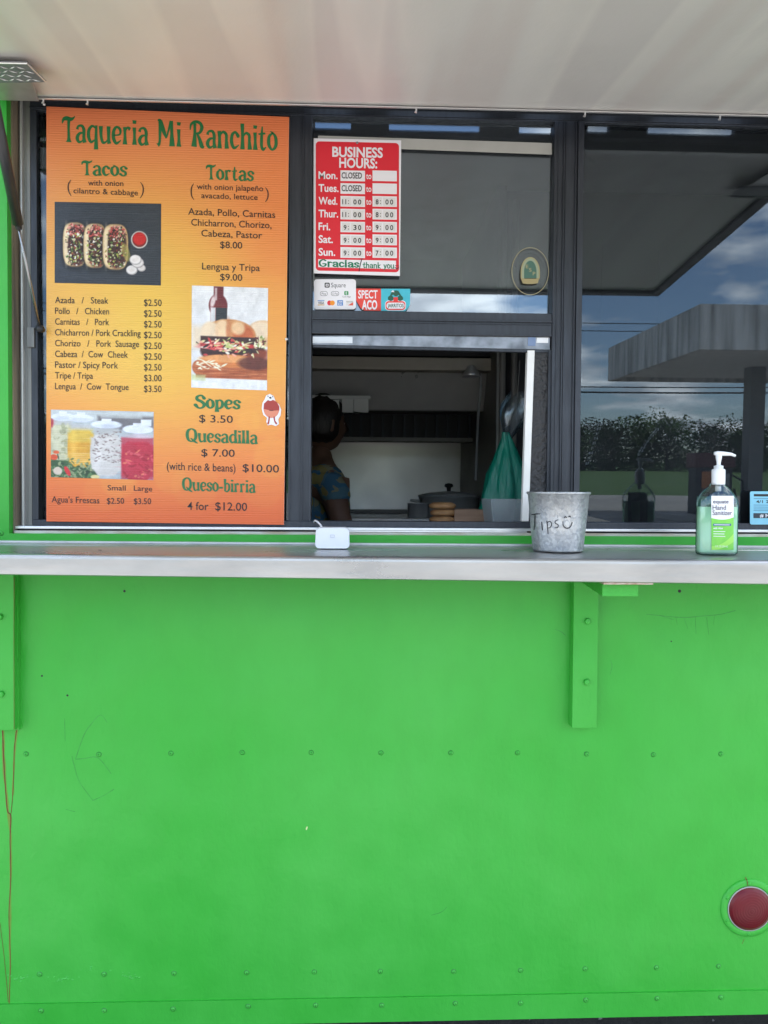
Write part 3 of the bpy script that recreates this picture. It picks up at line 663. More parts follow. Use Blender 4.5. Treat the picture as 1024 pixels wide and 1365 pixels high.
# brackets
def bracket(x0, x1, y0, y1, side, bolts, par=truck):
    b = pbox(x0, x1, y0, y1, -.028, .028).build('bracket', M['green'], par, bevel=.002)
    for bx, by in bolts:
        p = P(bx, by, -.028); mb = MB().lathe([(.0075, 0), (.0075, .004), (.006, .006), (.0001, .0065)], p, 6, 'y'); mb.build('bolt', M['green'], b)
    return b
bracket(764, 797, 770, 971, 0, ((783, 828), (782, 909)))
bracket(-12, 19, 758, 974, 0, ((0, 822), (2, 925)))
q = pbox(19.2, 24.5, 760, 973, -.012, .012).build('bracket_flange', M['green'], truck)
strokes('rust_run', [[(19, 770, .8), (18.6, 850, .6), (19, 972, .7)]], -.0285, M['rust'], wall)
# support arm under the shelf, sloping out to a block behind the front lip
A0 = P(768, 781, -.028); a1, b1, c1, d1 = rect(803, 851, 782.5, 795, -SD+.03)
arm = MB().hexa([(a1, -SD+.03, d1+.006), (b1, -SD+.03, d1+.006), (b1, -SD+.03, c1), (a1, -SD+.03, c1), (P(774, 770).x, -.028, d1+.006), (P(796, 770).x, -.028, d1+.006), (P(796, 770).x, -.028, P(770, 779, -.028).z), (P(774, 770).x, -.028, P(770, 779, -.028).z)])
arm.build('support_arm', M['green'], truck, bevel=.0012)
pbox(805, 871, 775.5, 779.2, -SD+.004, .03).build('wood_shim', mat('weathered_shim', L(150, 105, 85), .8, vscale=60, col2=L(215, 205, 190), stretch=(1, 1, 4)), truck, label='splintered wooden shim wedged between the shelf and its support arm')

# tail light -------------------------------------------------------
tlc = P(998.5, 1210, 0)
ringR, lensR = .0665, .0505
tl = MB().lathe([(ringR+.001, 0), (ringR, .0026), (ringR-.0012, .0038), (lensR+.004, .0052), (lensR+.0022, .0045), (lensR+.0015, .001)], tlc, 64, 'y').build('tail_light', M['green'], truck, smooth=True, origin=tlc)
def lens_mat():
    m, n, b = new_mat('red_lens')
    b.inputs['Base Color'].default_value = (.16, .012, .018, 1); b.inputs['Roughness'].default_value = .3; b.inputs['Specular IOR Level'].default_value = .3
    t = n.nodes.new('ShaderNodeTexCoord'); wv = n.nodes.new('ShaderNodeTexWave'); wv.wave_type = 'RINGS'; wv.rings_direction = 'Y'; wv.inputs['Scale'].default_value = 55
    n.links.new(t.outputs['Object'], wv.inputs['Vector']); bp = n.nodes.new('ShaderNodeBump'); bp.inputs['Distance'].default_value = .0002
    n.links.new(wv.outputs['Fac'], bp.inputs['Height']); n.links.new(bp.outputs[0], b.inputs['Normal'])
    no = n.nodes.new('ShaderNodeTexNoise'); no.inputs['Scale'].default_value = 12; no.inputs['Detail'].default_value = 6; n.links.new(t.outputs['Object'], no.inputs['Vector'])
    r_ = n.nodes.new('ShaderNodeValToRGB'); r_.color_ramp.elements[0].position = .4; r_.color_ramp.elements[0].color = (.14, .006, .012, 1); r_.color_ramp.elements[1].position = .75; r_.color_ramp.elements[1].color = (.11, .016, .02, 1)
    n.links.new(no.outputs['Fac'], r_.inputs[0]); n.links.new(r_.outputs[0], b.inputs['Base Color'])
    return m
MB().lathe([(lensR, .002), (lensR-.001, .006), (lensR*.8, .011), (lensR*.4, .015), (.0002, .016)], tlc, 64, 'y').build('lens', lens_mat(), tl, smooth=True, origin=tlc)
MB().lathe([(lensR+.0012, .004), (lensR+.001, .0058), (lensR-.0008, .006), (lensR-.001, .003)], tlc, 64, 'y').build('lens_seal', mat('pale_seal', (.36, .38, .34), .5), tl, smooth=True, origin=tlc)
for a in (94, 154, 207, 268, 330, 30):
    p = tlc+Vector((math.cos(R(a))*.0585, -.0042, math.sin(R(a))*.0585))
    mb = rivet_mesh(.0036, .0028); obj('screw', [v_+p for v_ in mb.v], mb.f, M['green'], tl, origin=p, smooth=True)
strokes('scratch', [[(994, 1170, 1.2), (996.5, 1176, 1.0), (997, 1180, 1.5)], [(992, 1252, .7), (989.5, 1258, .6)]], -.0062, M['rust'], tl)

# window frames ----------------------------------------------------
def member(name, x0, x1, y0, y1, par, m='dark_frame', Y=YF, d=.03, bevel=.0012, X0=None, X1=None, Z0=None, Z1=None):
    a, b, c, e = rect(x0, x1, y0, y1, Y)
    a = X0 if X0 is not None else a; b = X1 if X1 is not None else b; c = Z0 if Z0 is not None else c; e = Z1 if Z1 is not None else e
    return MB().box(a, b, Y, Y+d, c, e).build(name, M[m], par, bevel=bevel)
RX1 = OX1-.02
zt = P(577, 158.5, YF).z; zb = P(577, 695.5, YF).z; zb0 = P(577, 703.5, YF).z
# jamb and channels at the left
j0 = OX0
MB().box(j0, j0+.004, .0202, YF+.005, OZ0, OZ1).build('jamb', M['tan_jamb'], truck)
MB().box(OX1-.004, OX1, .0202, YF+.005, OZ0, OZ1).build('jamb', M['tan_jamb'], truck)
xs = [P(x, 430, YF).x for x in (14, 24, 26.5, 29.5, 31.2, 36, 41.5, 50)]
lw = MB().box(j0+.0045, xs[1], YF, YF+.02, zb0, OZ1).build('jamb_channel', M['tan_jamb'], truck)
MB().box(xs[1], xs[2], YF+.004, YF+.02, zb0, OZ1).build('jamb_channel', M['black'], truck)
MB().box(xs[2], xs[3], YF+.001, YF+.02, zb0, OZ1).build('jamb_channel', M['jamb_grey'], truck)
MB().box(xs[3], xs[4], YF-.004, YF+.02, zb0, OZ1).build('jamb_channel', M['alu_bright'], truck)
MB().box(xs[4], xs[5], YF+.004, YF+.02, zb0, OZ1).build('jamb_channel', M['jamb_grey'], truck)
MB().box(xs[5], xs[6], YF, YF+.02, zb0, OZ1).build('jamb_channel', M['jamb_grey'], truck, bevel=.001)
X_L = xs[6]
win = {}
post_x = [P(x, 430, YF).x for x in (385, 401, 415.5)]
LEAN = math.tan(R(.78))         # the panes lean out a little at the top
def pane(name, X0, X1, Z0, Z1, m, par, Y=YG):
    a, b = Y+.007, Y+.007-(Z1-Z0)*LEAN
    return MB().hexa([(X0, b, Z1), (X1, b, Z1), (X1, a, Z0), (X0, a, Z0), (X0, b+.004, Z1), (X1, b+.004, Z1), (X1, a+.004, Z0), (X0, a+.004, Z0)]).build(name, m, par)
# left window
lw = MB().box(X_L, xs[7], YF, YG+.02, zb, zt).build('window_frame', M['dark_frame'], truck, bevel=.001, label='window frame behind the orange menu board')
pane('pane', xs[7], post_x[0], zb, zt, M['glass'], lw)
# rails right across
top = MB().box(X_L, RX1, YF, YG+.02, zt, OZ1+.0).build('top_rail', M['dark_frame'], truck, bevel=.0012)
MB().box(X_L, RX1, YF-.006, YF-.0003, zt+.018, zt+.021).build('ridge', M['dark_frame'], top)
MB().box(X_L, RX1, YF-.003, YF-.0003, zt+.0035, zt+.005).build('ridge', M['dark_frame'], top)
bot = MB().box(X_L, RX1, YF, YG+.02, zb0, zb).build('bottom_rail', M['dark_frame'], truck, bevel=.0012)
sz = [P(512, y, .02).z for y in (703.8, 707.2, 709.3, 713.2)]
MB().box(xs[1], RX1, .022, YF-.0005, sz[1], sz[0]).build('sill_track', M['alu_bright'], truck, bevel=.001)
MB().box(xs[1], RX1, .034, YF-.001, sz[2], sz[1]-.0002).build('sill_gap', M['black'], truck)
MB().box(j0+.005, OX1-.005, .0125, YF+.005, OZ0-.0012, sz[2]-.0004).build('sill', mat('worn_sill', L(175, 160, 140), .6, .2, vscale=18, col2=L(205, 205, 200), stretch=(1, 1, 6)), truck, bevel=.001)
MB().box(post_x[2]+.05, P(705, 710).x, .018, .033, sz[2]+.0005, sz[2]+.0032).build('sill_lip', M['alu_bright'], truck)
MB().box(OX0, OX1, YF+.035, YF+.06, OZ0-.06, zb0-.0005).build('sill_backing', M['interior_dark'], truck)
# posts with raised ribs
def post(xa, xb, ribs, z0=zb, z1=zt):
    p = MB().box(xa, xb, YF, YG+.02, z0, z1).build('window_post', M['dark_frame'], truck, bevel=.001)
    for a, b, h in ribs: MB().box(a, b, YF-h, YF-.0002, z0, z1).build('rib', M['dark_frame'], p)
    return p
post(post_x[0], post_x[2], [(post_x[0]+.001, post_x[0]+.004, .003), (post_x[1]-.002, post_x[1], .0015), (post_x[1]+.004, post_x[1]+.0055, .004), (post_x[2]-.0045, post_x[2]-.001, .005)])
px2 = [P(x, 430, YF).x for x in (736, 741, 748, 751, 765, 767, 775)]
post(px2[0], px2[6], [(px2[0]+.0005, px2[0]+.0025, .004), (px2[0]+.009, px2[0]+.0105, .002), (px2[2], px2[2]+.002, .005), (px2[3], px2[3]+.002, .003), (px2[4]-.002, px2[4], .005), (px2[5], px2[6]-.001, .007)])
MB().box(RX1, OX1-.0045, YF, YG+.02, zb0, OZ1).build('window_post', M['dark_frame'], truck, bevel=.001)
# middle window
tz1, tz0 = P(577, 415.5, YF).z, P(577, 447, YF).z
tr_ = MB().box(post_x[2], px2[0], YF+.001, YG+.02, tz0, tz1).build('transom', M['dark_frame'], truck, bevel=.001)
MB().box(post_x[2], px2[0], YF-.004, YF+.0008, tz1-.0215, tz1-.0185).build('ridge', M['dark_frame'], tr_)
MB().box(post_x[2], px2[0], YF-.002, YF+.0008, tz1-.0265, tz1-.0245).build('ridge', M['dark_frame'], tr_)
MB().box(post_x[2], px2[0], YF-.003, YF+.0008, tz0+.001, tz0+.004).build('ridge', M['dark_frame'], tr_)
pane('upper_pane', post_x[2], px2[0], tz1, zt, M['glass_mid'], truck)
pane('right_pane', px2[6], RX1, zb, zt, M['glass'], truck)
f8 = [P(424, 180.5, .052), P(736, 190.5, .052), P(736, 206, .052), P(424, 194.5, .052)]

MB().hexa(f8+[v_+Vector((0, .0015, 0)) for v_ in f8]).build('pale_strip', mat('pale_strip_paint', (.42, .42, .39), .5, var=.05, vscale=20), truck, bevel=.001)
# sliding sash
sa = quadbox((417, 447.5), (733, 447.5), (733, 466), (417, 459), YF+.006, .01).build('sash_rail', mat('sash_metal', L(150, 153, 158), .3, .6, vscale=9, col2=L(95, 98, 102), stretch=(3, 1, 3)), truck)
quadbox((417, 449), (470, 449), (470, 457.5), (417, 457), YF+.0045, .0013).build('glint_patch', M['alu'], sa)  # paler plate put in for the bright reflection on the sash rail
quadbox((716, 450), (731, 450), (731, 457), (715, 457), YF+.0045, .0013).build('latch', M['white_plastic'], sa)
quadbox((704, 449), (714, 449), (714, 461), (704, 461), YF+.0045, .0013).build('roller', mat('bluish_clear', L(105, 125, 160), .2), sa)
quadbox((417, 459.3), (733, 466.3), (733, 470), (417, 463), YF+.008, .012).build('sash_track', M['dark_frame'], truck)
quadbox((703.4, 467), (713, 467), (704.8, 695), (696, 695), YF+.004, .018).build('sash_stile', mat('white_stile', (.78, .77, .74), .4, .1, var=.05, vscale=20), truck, bevel=.0008)
quadbox((731.5, 466), (737, 466), (732.5, 695), (728.5, 695), YF+.004, .02).build('sash_stop', M['dark_frame'], truck)
quadbox((713.3, 466), (731, 466), (728.3, 695), (705, 695), YF+.012, .003).build('sash_screen', mat('crinkled_dark_film', (.018, .018, .02), .35, 0, bump=.006, bscale=90), truck)

# hinge header: dark bar with open slots, sky shows through
hz0 = 2.296+.0
slots = [(418, 465), (515, 635), (687, 737), (776, 805), (856, 973)]
HY = -.022
def mir_x(px): d = 1.72+2*YG-HY; return (px-476)/FPX*d
edges = []
zsl0, zsl1 = 2.303, 2.3327
hb = MB(); hb.box(OX0-.02, OX1+.05, HY-.012, HY+.012, 2.29, zsl0); cur = OX0-.02
for a, b in slots:
    hb.box(cur, mir_x(a), HY-.01, HY+.01, zsl0, zsl1); cur = mir_x(b)
hb.box(cur, OX1+.05, HY-.01, HY+.01, zsl0, zsl1)
hb.box(OX0-.02, OX1+.05, HY-.014, -.001, zsl1, zsl1+.03)
hb.build('hinge_header', M['dark_frame'], truck)

# awning -----------------------------------------------------------
AX0, AX1, AL = -.80, 1.12, 1.00
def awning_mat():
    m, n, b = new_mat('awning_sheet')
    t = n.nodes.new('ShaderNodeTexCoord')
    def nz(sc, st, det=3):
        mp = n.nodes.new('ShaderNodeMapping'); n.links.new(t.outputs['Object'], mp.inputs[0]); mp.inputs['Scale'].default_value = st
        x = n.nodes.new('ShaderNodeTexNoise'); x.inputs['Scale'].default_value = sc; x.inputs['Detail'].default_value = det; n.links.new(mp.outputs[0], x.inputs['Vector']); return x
    a = nz(5.5, (1, .06, 0), 2); r1 = n.nodes.new('ShaderNodeValToRGB')  # bands in the sheet colour stand in for light streaks under the awning
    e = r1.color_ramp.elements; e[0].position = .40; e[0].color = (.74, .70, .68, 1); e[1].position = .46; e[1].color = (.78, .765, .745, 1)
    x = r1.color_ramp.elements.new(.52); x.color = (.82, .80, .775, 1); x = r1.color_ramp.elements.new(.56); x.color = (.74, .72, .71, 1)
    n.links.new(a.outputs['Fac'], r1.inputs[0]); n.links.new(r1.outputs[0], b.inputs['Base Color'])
    b.inputs['Metallic'].default_value = .15; b.inputs['Roughness'].default_value = .42
    f1 = nz(60, (1, .5, 1), 5); f2 = nz(4, (1, 1, 1), 2); prev = None
    for x, d in ((f2, .006), (f1, .0007)):
        bp = n.nodes.new('ShaderNodeBump'); bp.inputs['Distance'].default_value = d; n.links.new(x.outputs['Fac'], bp.inputs['Height'])
        if prev: n.links.new(prev.outputs[0], bp.inputs['Normal'])
        prev = bp
    n.links.new(prev.outputs[0], b.inputs['Normal'])
    return m
aY, aZ, sl = -.0387, 2.2755, -.1095
def az(y): return aZ+sl*(aY-y)
yo = aY-AL
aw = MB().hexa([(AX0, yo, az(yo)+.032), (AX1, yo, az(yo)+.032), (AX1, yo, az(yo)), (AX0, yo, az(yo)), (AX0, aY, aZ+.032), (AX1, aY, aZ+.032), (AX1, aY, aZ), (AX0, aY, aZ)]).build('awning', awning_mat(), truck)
MB().box(AX0, AX1, aY+.0003, aY+.002, aZ-.003, aZ+.033).build('edge_trim', M['alu_bright'], aw)
MB().hexa([(AX0, aY-.010, aZ-.0035+sl*.01), (AX1, aY-.010, aZ-.0035+sl*.01), (AX1, aY-.010, aZ-.0055+sl*.01), (AX0, aY-.010, aZ-.0055+sl*.01), (AX0, aY+.0002, aZ-.0005), (AX1, aY+.0002, aZ-.0005), (AX1, aY+.0002, aZ-.003), (AX0, aY+.0002, aZ-.003)]).build('drip_lip', M['alu_bright'], aw)
for X in (AX0, AX1-.03):
    MB().hexa([(X, yo, az(yo)-.001), (X+.03, yo, az(yo)-.001), (X+.03, yo, az(yo)-.012), (X, yo, az(yo)-.012), (X, aY-.02, aZ-.003), (X+.03, aY-.02, aZ-.003), (X+.03, aY-.02, aZ-.014), (X, aY-.02, aZ-.014)]).build('side_trim', M['dark_frame'], aw)
MB().hexa([(AX0+.03, yo, az(yo)-.001), (AX1-.03, yo, az(yo)-.001), (AX1-.03, yo, az(yo)-.012), (AX0+.03, yo, az(yo)-.012), (AX0+.03, yo+.03, az(yo+.03)-.001), (AX1-.03, yo+.03, az(yo+.03)-.001), (AX1-.03, yo+.03, az(yo+.03)-.012), (AX0+.03, yo+.03, az(yo+.03)-.012)]).build('outer_trim', M['dark_frame'], aw)
for px_ in (780, 960, 555, 117, 58):
    p = P(px_, 150, aY+.004); MB().tube([(p.x, aY+.004, aZ), (p.x, aY+.004, aZ-.006), (p.x-.0015, aY+.004, aZ-.010)], [.002, .002, .0032], 8).build('hook', M['alu_bright'], aw)
# diamond plate gussets
dm = mat('diamond_plate', L(128, 131, 138), .42, .25, var=.15, vscale=20)
def gusset(flip):
    g_ = []
    def X(x): return x if not flip else .985+TIPX-x
    z = 2.240
    def hit(px, py):
        d = fwd + rt*((px-512)/FPX) + up*((682.5-py)/FPX); q = CAM + d*((z-CAM.z)/d.z); return (q.x, q.y)
    pts = [hit(-70, 112), hit(62, 109.5), hit(36, 84), hit(-70, 82)]
    TIPX = pts[1][0]
    n4 = [(X(x), y, z) for x, y in pts] + [(X(x), y, z+.003) for x, y in pts]
    o = obj('gusset_plate', n4, [[0, 1, 2, 3], [7, 6, 5, 4], [0, 4, 5, 1], [1, 5, 6, 2], [2, 6, 7, 3], [3, 7, 4, 0]], dm, truck)
    mb = MB()
    for i in range(16):
        for j in range(8):
            x = pts[0][0]+.01+i*.0155+(j % 2)*.004; y = pts[1][1]-.006-j*.0145
            if y < pts[2][1]+.006 or x > pts[1][0]-.012+(pts[2][0]-pts[1][0])*(y-pts[1][1])/(pts[2][1]-pts[1][1]): continue
            d = Vector((.0075, .0045 if (i+j) % 2 else -.0045, 0)); c = Vector((X(x), y, z-.0002)); nn = Vector((-d.y, d.x, 0)).normalized()*.0014
            mb.add([c-d, c-nn, c+d, c+nn, c+Vector((0, 0, -.0016))], [(0, 1, 4), (1, 2, 4), (2, 3, 4), (3, 0, 4)])
    mb.build('tread_bar', M['alu'], o, kind='stuff')
    MB().tube([Vector((X(x), y, z-.001)) for x, y in pts[1:]], .0016, 6).build('plate_edge', M['alu_bright'], o)
    # folded arm from plate back to the wall
    a = [(X(pts[0][0]), pts[0][1]+.001, z+.003), (X(pts[1][0]-.03), pts[1][1]+.001, z+.003), (X(pts[1][0]-.06), -.06, 2.258), (X(pts[0][0]), -.06, 2.258)]
    obj('mount_arm', a+[(x, y, zz+.003) for x, y, zz in a], [[0, 1, 2, 3], [7, 6, 5, 4], [0, 4, 5, 1], [1, 5, 6, 2], [2, 6, 7, 3], [3, 7, 4, 0]], M['alu'], o)
gusset(False); gusset(True)
# gas struts
def strut(flip):
    def X(v_): return v_ if not flip else Vector(((OX0+OX1)-v_.x, v_.y, v_.z))
    A, Bm, E = P(-12, 118, -.30), P(24, 298, -.11), P(53, 438, .02)
    body = MB().tube([X(A), X(Bm)], .0105, 16).build('gas_strut', mat('strut_black', (.035, .036, .04), .35, .2), truck, smooth=True)
    MB().tube([X(Bm-(E-Bm)*.0), X(Bm+(E-Bm)*.05)], [.0075, .006], 12).build('collar', M['black_rubber'], body)
    MB().tube([X(Bm+(E-Bm)*.04), X(E)], .0028, 10).build('rod', mat('strut_rod', (.3, .3, .31), .25, .9), body, smooth=True)
    MB().lathe([(.0001, .006), (.008, .005), (.009, -.004), (.006, -.018)], X(E), 14, 'y').build('ball_joint', M['black_rubber'], body, smooth=True)
    p = X(P(41, 450, YF-.002)); MB().box(p.x-.007, p.x+.009, YF-.006, YF-.0045+.004, p.z-.022, p.z+.022).build('strut_mount', M['jamb_grey'], body, bevel=.001)
strut(False); strut(True)

# ================================================================== INTERIOR
def room(px, Y): return P(px, 600, Y).x
kt = M['steel']
MB().box(TX0, TX1, 2.22, 2.28, .4, TZ1).build('kitchen_back_panel', mat('brushed_backsplash', (.66, .65, .62), .35, .85, var=.12, vscale=3, rvar=.07), truck)
MB().box(TX0, TX1, .08, 2.28, 2.62, 2.66).build('ceiling_panel', M['interior_wall'], truck)
HX1 = P(657, 500, 1.35).x
MB().box(TX0+.3, HX1, 1.35, 2.2, P(540, 474, 1.35).z, P(540, 466, 1.35).z+.05).build('hood_top', M['interior_dark'], truck)
a, b, c, d = rect(417, 657, 477, 494, 1.35)
MB().box(TX0+.3, b, 1.33, 1.40, c, d).build('hood_lip', mat('hood_cream', (.55, .5, .42), .5, .2, var=.08), truck, bevel=.005)
a, b, c, d = rect(417, 652, 494.5, 544, 1.42)
MB().hexa([(TX0+.3, 1.42, d), (b, 1.42, d), (b, 1.50, c), (TX0+.3, 1.50, c), (TX0+.3, 1.5, d), (b, 1.5, d), (b, 1.53, c), (TX0+.3, 1.53, c)]).build('hood_front', M['steel'], truck)
fa, fb, fc, fd = rect(452, 634, 549, 583, 1.85)
hf = MB().box(TX0+.3, fb, 1.85, 1.9, fc, fd).build('hood_filter_bank', M['interior_dark'], truck)
for i in range(26):
    x = fb-.035-i*.05; MB().box(x, x+.012, 1.835, 1.8495, fc, fd).build('baffle', mat('baffle_steel', (.035, .042, .05), .5, .3) if i == 0 else bpy.data.materials['baffle_steel'], hf)
a, b, c, d = rect(417, 640, 545, 549, 1.75); MB().box(TX0+.3, b, 1.6, 1.9, c, d).build('hood_rail', M['steel_dull'], truck)
a, b, c, d = rect(417, 640, 583, 588, 1.80); MB().box(TX0+.3, b, 1.8, 1.9, c, d).build('hood_rail', M['steel_dull'], truck)
# right side of the kitchen: dark cabinet
a = P(655, 600, 1.3).x
MB().box(a, a+.03, 1.2, 2.2, .4, 2.6).build('divider_panel', M['steel_dull'], truck)
MB().box(a+.03, TX1, 1.25, 1.32, .4, 2.6).build('dark_cabinet', M['interior_dark'], truck)
for pxx in (672, 688): 
    x = P(pxx, 600, 1.15).x; MB().tube([(x, 1.2, .5), (x, 1.2, 2.55)], .012, 8).build('conduit', M['steel_dull'], truck)
# counters
cz_ = P(550, 690, 1.55).z
ct = MB().box(TX0+.1, P(648, 600, 1.55).x, 1.45, 2.21, cz_-.05, cz_).build('rear_counter', M['steel'], truck, bevel=.004)
MB().box(TX0+.1, P(648, 600, 1.55).x-.02, 1.5, 2.2, .4, cz_-.051).build('counter_base', M['steel_dull'], truck)
MB().box(TX0+.1, P(648, 600, 1.55).x, 2.14, 2.2, cz_+.001, P(550, 680, 2.1).z).build('counter_upstand', M['steel_dull'], truck)
FZ = P(600, 699, .25).z
MB().box(TX0+.1, TX1-.1, .085, .48, FZ-.03, FZ).build('front_counter', M['steel_dull'], truck, bevel=.003)
# shelf with order slips
a, b, c, d = rect(380, 494, 527, 532, 1.25)
rail = tag(MB().box(a, b, 1.25, 1.262, c, d).build('ticket_rail', mat('rail_white', (.7, .7, .66), .5)), 'long pale ticket rail holding paper slips inside the kitchen hood', 'ticket rail')
MB().box(a, b, 1.262, 1.34, d-.004, d).build('flange', M['steel_dull'], rail)
pm = mat('paper', (.78, .78, .74), .8, var=.04)
for i, (x0_, x1_, y0_, y1_) in enumerate(((456, 471, 532, 550), (472, 477, 532, 549), (477, 491, 532, 550), (419, 452, 533, 545))):
    q = quadbox((x0_, y0_), (x1_, y0_+.3), (x1_+.3, y1_), (x0_+.2, y1_-.5), 1.244+.002*i, .0005).build('order_slip', pm)
    tag(q, ['white order slip left of centre on the ticket rail', 'narrow folded order slip between two wider ones', 'white order slip at the right end of the ticket rail', 'wide creased order slip nearest the cook'][i], 'paper slip')
# clamp lamp and cord
lm = empty('clamp_lamp', P(628, 498, 1.2), 'small clamp lamp hanging from the hood corner', 'lamp')
MB().lathe([(.012, .03), (.03, .0), (.034, -.012), (.031, -.012), (.01, .025)], P(628, 498, 1.22), 20, 'z').build('shade', M['alu_bright'], lm, smooth=True)
MB().tube([P(630, 496, 1.22), P(640, 499, 1.24), P(641, 515, 1.25), P(637, 560, 1.25), P(634, 640, 1.25)], .005, 6).build('cord', mat('grey_cord', (.3, .3, .3), .6), lm)
# pots, cans
def potm(): return M['steel']
pc = P(598, 688, 1.62); pc.z = cz_
pt = empty('cooking_pot', pc, 'lidded steel pot behind the stacked buns on the rear counter', 'pot')
MB().lathe([(.001, .001), (.125, .001), (.13, .01), (.13, .085), (.136, .09), (.128, .09), (.125, .012)], pc, 36).build('vessel', mat('pot_steel', (.42, .42, .41), .4, .2), pt, smooth=True)
MB().lathe([(.136, .091), (.13, .096), (.09, .106), (.03, .112), (.001, .113)], pc, 36).build('lid', mat('lid_pale', (.8, .8, .78), .4, .1), pt, smooth=True)
MB().lathe([(.008, .112), (.010, .128), (.02, .134), (.016, .145), (.001, .148)], pc, 16).build('knob', M['black'], pt, smooth=True)
for s in (-1, 1): MB().tube([pc+Vector((s*.129, -.03, .07)), pc+Vector((s*.16, -.02, .072)), pc+Vector((s*.16, .02, .072)), pc+Vector((s*.129, .03, .07))], .006, 6).build('handle', M['steel'], pt)
cc = P(557, 686, 1.52); cc.z = cz_
tag(MB().lathe([(.001, .001), (.042, .001), (.044, .006), (.043, .058), (.046, .062), (.041, .062), (.04, .008), (.001, .006)], cc, 28).build('steel_canister', mat('canister_steel', (.55, .55, .55), .3, .5), smooth=True), 'short open steel canister left of the lidded pot', 'canister')
bc = P(590, 697, .36); bc.z = FZ
bun_m = mat('brown_bun', (.28, .13, .05), .6, vscale=25, col2=(.42, .24, .11))
for i in range(3):
    c_ = bc+Vector((random.uniform(-.004, .004), 0, .0+.0185*i))
    tag(MB().lathe([(.001, 0), (.032, .001), (.037, .006), (.036, .012), (.026, .0175), (.001, .0182)], c_, 20).build('bread_roll', bun_m, smooth=True), ['flat brown roll at the bottom of the short stack inside the window', 'brown roll in the middle of the short stack inside the window', 'brown roll on top of the short stack inside the window'][i], 'bread roll', 'stacked rolls behind the serving window')
bx = P(627, 697, .36)
wb = empty('wooden_tray', (bx.x, .38, FZ), 'shallow brown wooden tray between the rolls and the clear tub', 'tray')
a, b, c, d = rect(606, 649, 679, 697, .33); wm = mat('tray_wood', (.22, .13, .08), .7, vscale=12, col2=(.32, .2, .13), stretch=(1, 1, 6)); d = FZ+.036
MB().box(a, b, .33, .338, FZ+.0005, d).build('front_board', wm, wb); MB().box(a, b, .44, .448, FZ+.0005, d).build('rear_board', wm, wb)
MB().box(a, a+.008, .3382, .4398, FZ+.0005, d).build('side_board', wm, wb); MB().box(b-.008, b, .3382, .4398, FZ+.0005, d).build('side_board', wm, wb); MB().box(a+.008, b-.008, .3382, .4398, FZ+.0005, FZ+.006).build('base_board', wm, wb)
# translucent tub
tubm, n_t, b_t = new_mat('frosted_tub'); b_t.inputs['Base Color'].default_value = (.35, .4, .42, 1); b_t.inputs['Alpha'].default_value = .42; b_t.inputs['Roughness'].default_value = .35
a, b, c, d = rect(650, 700, 657, 696, .2)
tv = MB(); zf, zt_ = FZ+.001, FZ+.066
def ring(z, ins): return [(a+ins, .16+ins, z), (b-ins, .16+ins, z), (b-ins, .30-ins, z), (a+ins, .30-ins, z)]
rr_ = ring(zf, .008)+ring(zt_, .0)+ring(zt_, .003)+ring(zf+.003, .011)
tv.add(rr_, [(0, 1, 2, 3)]+[(i, (i+1) % 4, 4+(i+1) % 4, 4+i) for i in range(4)]+[(4+i, 4+(i+1) % 4, 8+(i+1) % 4, 8+i) for i in range(4)]+[(8+i, 8+(i+1) % 4, 12+(i+1) % 4, 12+i) for i in range(4)]+[(12, 13, 14, 15)])
tag(tv.build('plastic_tub', tubm), 'frosted plastic tub standing inside the window below the green bag', 'tub')
# green bag hanging
bagm, n_b, b_b = new_mat('green_bag_film'); b_b.inputs['Base Color'].default_value = (.005, .24, .16, 1); b_b.inputs['Alpha'].default_value = .82; b_b.inputs['Roughness'].default_value = .3
b_b.inputs['Subsurface Weight'].default_value = 0.0
_t = n_b.nodes.new('ShaderNodeTexCoord'); _n = n_b.nodes.new('ShaderNodeTexNoise'); _n.inputs['Scale'].default_value = 26; _n.inputs['Detail'].default_value = 6; _m = n_b.nodes.new('ShaderNodeMapping'); _m.inputs['Scale'].default_value = (1, 1, .25)
n_b.links.new(_t.outputs['Object'], _m.inputs[0]); n_b.links.new(_m.outputs[0], _n.inputs['Vector']); _b = n_b.nodes.new('ShaderNodeBump'); _b.inputs['Distance'].default_value = .02
n_b.links.new(_n.outputs['Fac'], _b.inputs['Height']); n_b.links.new(_b.outputs[0], b_b.inputs['Normal'])
bag = empty('plastic_bag', P(672, 575, .42), 'sheer green plastic bag hanging by its knot right of the opening', 'bag')
bv, bf = [], []; nb_ = 48; rows = [(0, .010, .010), (.03, .012, .016), (.10, .03, .03), (.22, .062, .05), (.34, .085, .065), (.40, .098, .07)]
top_ = P(674, 576, .42)
H_ = (P(672, 576, .42)-P(672, 676, .42)).z
for k, (hh, wl, wr) in enumerate(rows):
    for j in range(nb_):
        a_ = 2*math.pi*j/nb_; rad = (wl if math.cos(a_) < 0 else wr)*(1+.10*math.sin(a_*7+k*.4)+.07*math.sin(a_*13+1+k))
        bv.append(top_+Vector((math.cos(a_)*rad*.92+hh*.05, math.sin(a_)*rad*.5, -hh/.40*H_*(1+.05*math.sin(a_+2)*(k == 5)+.08*(k == 5)*(math.cos(a_) < -.3)))))
for k in range(len(rows)-1):
    for j in range(nb_): bf.append([k*nb_+j, k*nb_+(j+1) % nb_, (k+1)*nb_+(j+1) % nb_, (k+1)*nb_+j])
obj('sack', bv, bf, bagm, bag, smooth=True)
clr = clear_mat('clear_film', (.75, .78, .78), .12, .25)
cv = []; cf = []
for k in range(7):
    for j in range(12):
        a_ = 2*math.pi*j/12; rad = .010+.032*math.sin(k/6*2.6)**1.2
        cv.append(top_+Vector((math.cos(a_)*rad*1.0+.03*k/6+.008, math.sin(a_)*rad*.5, .0+.115*k/6-.01*(j % 3))))
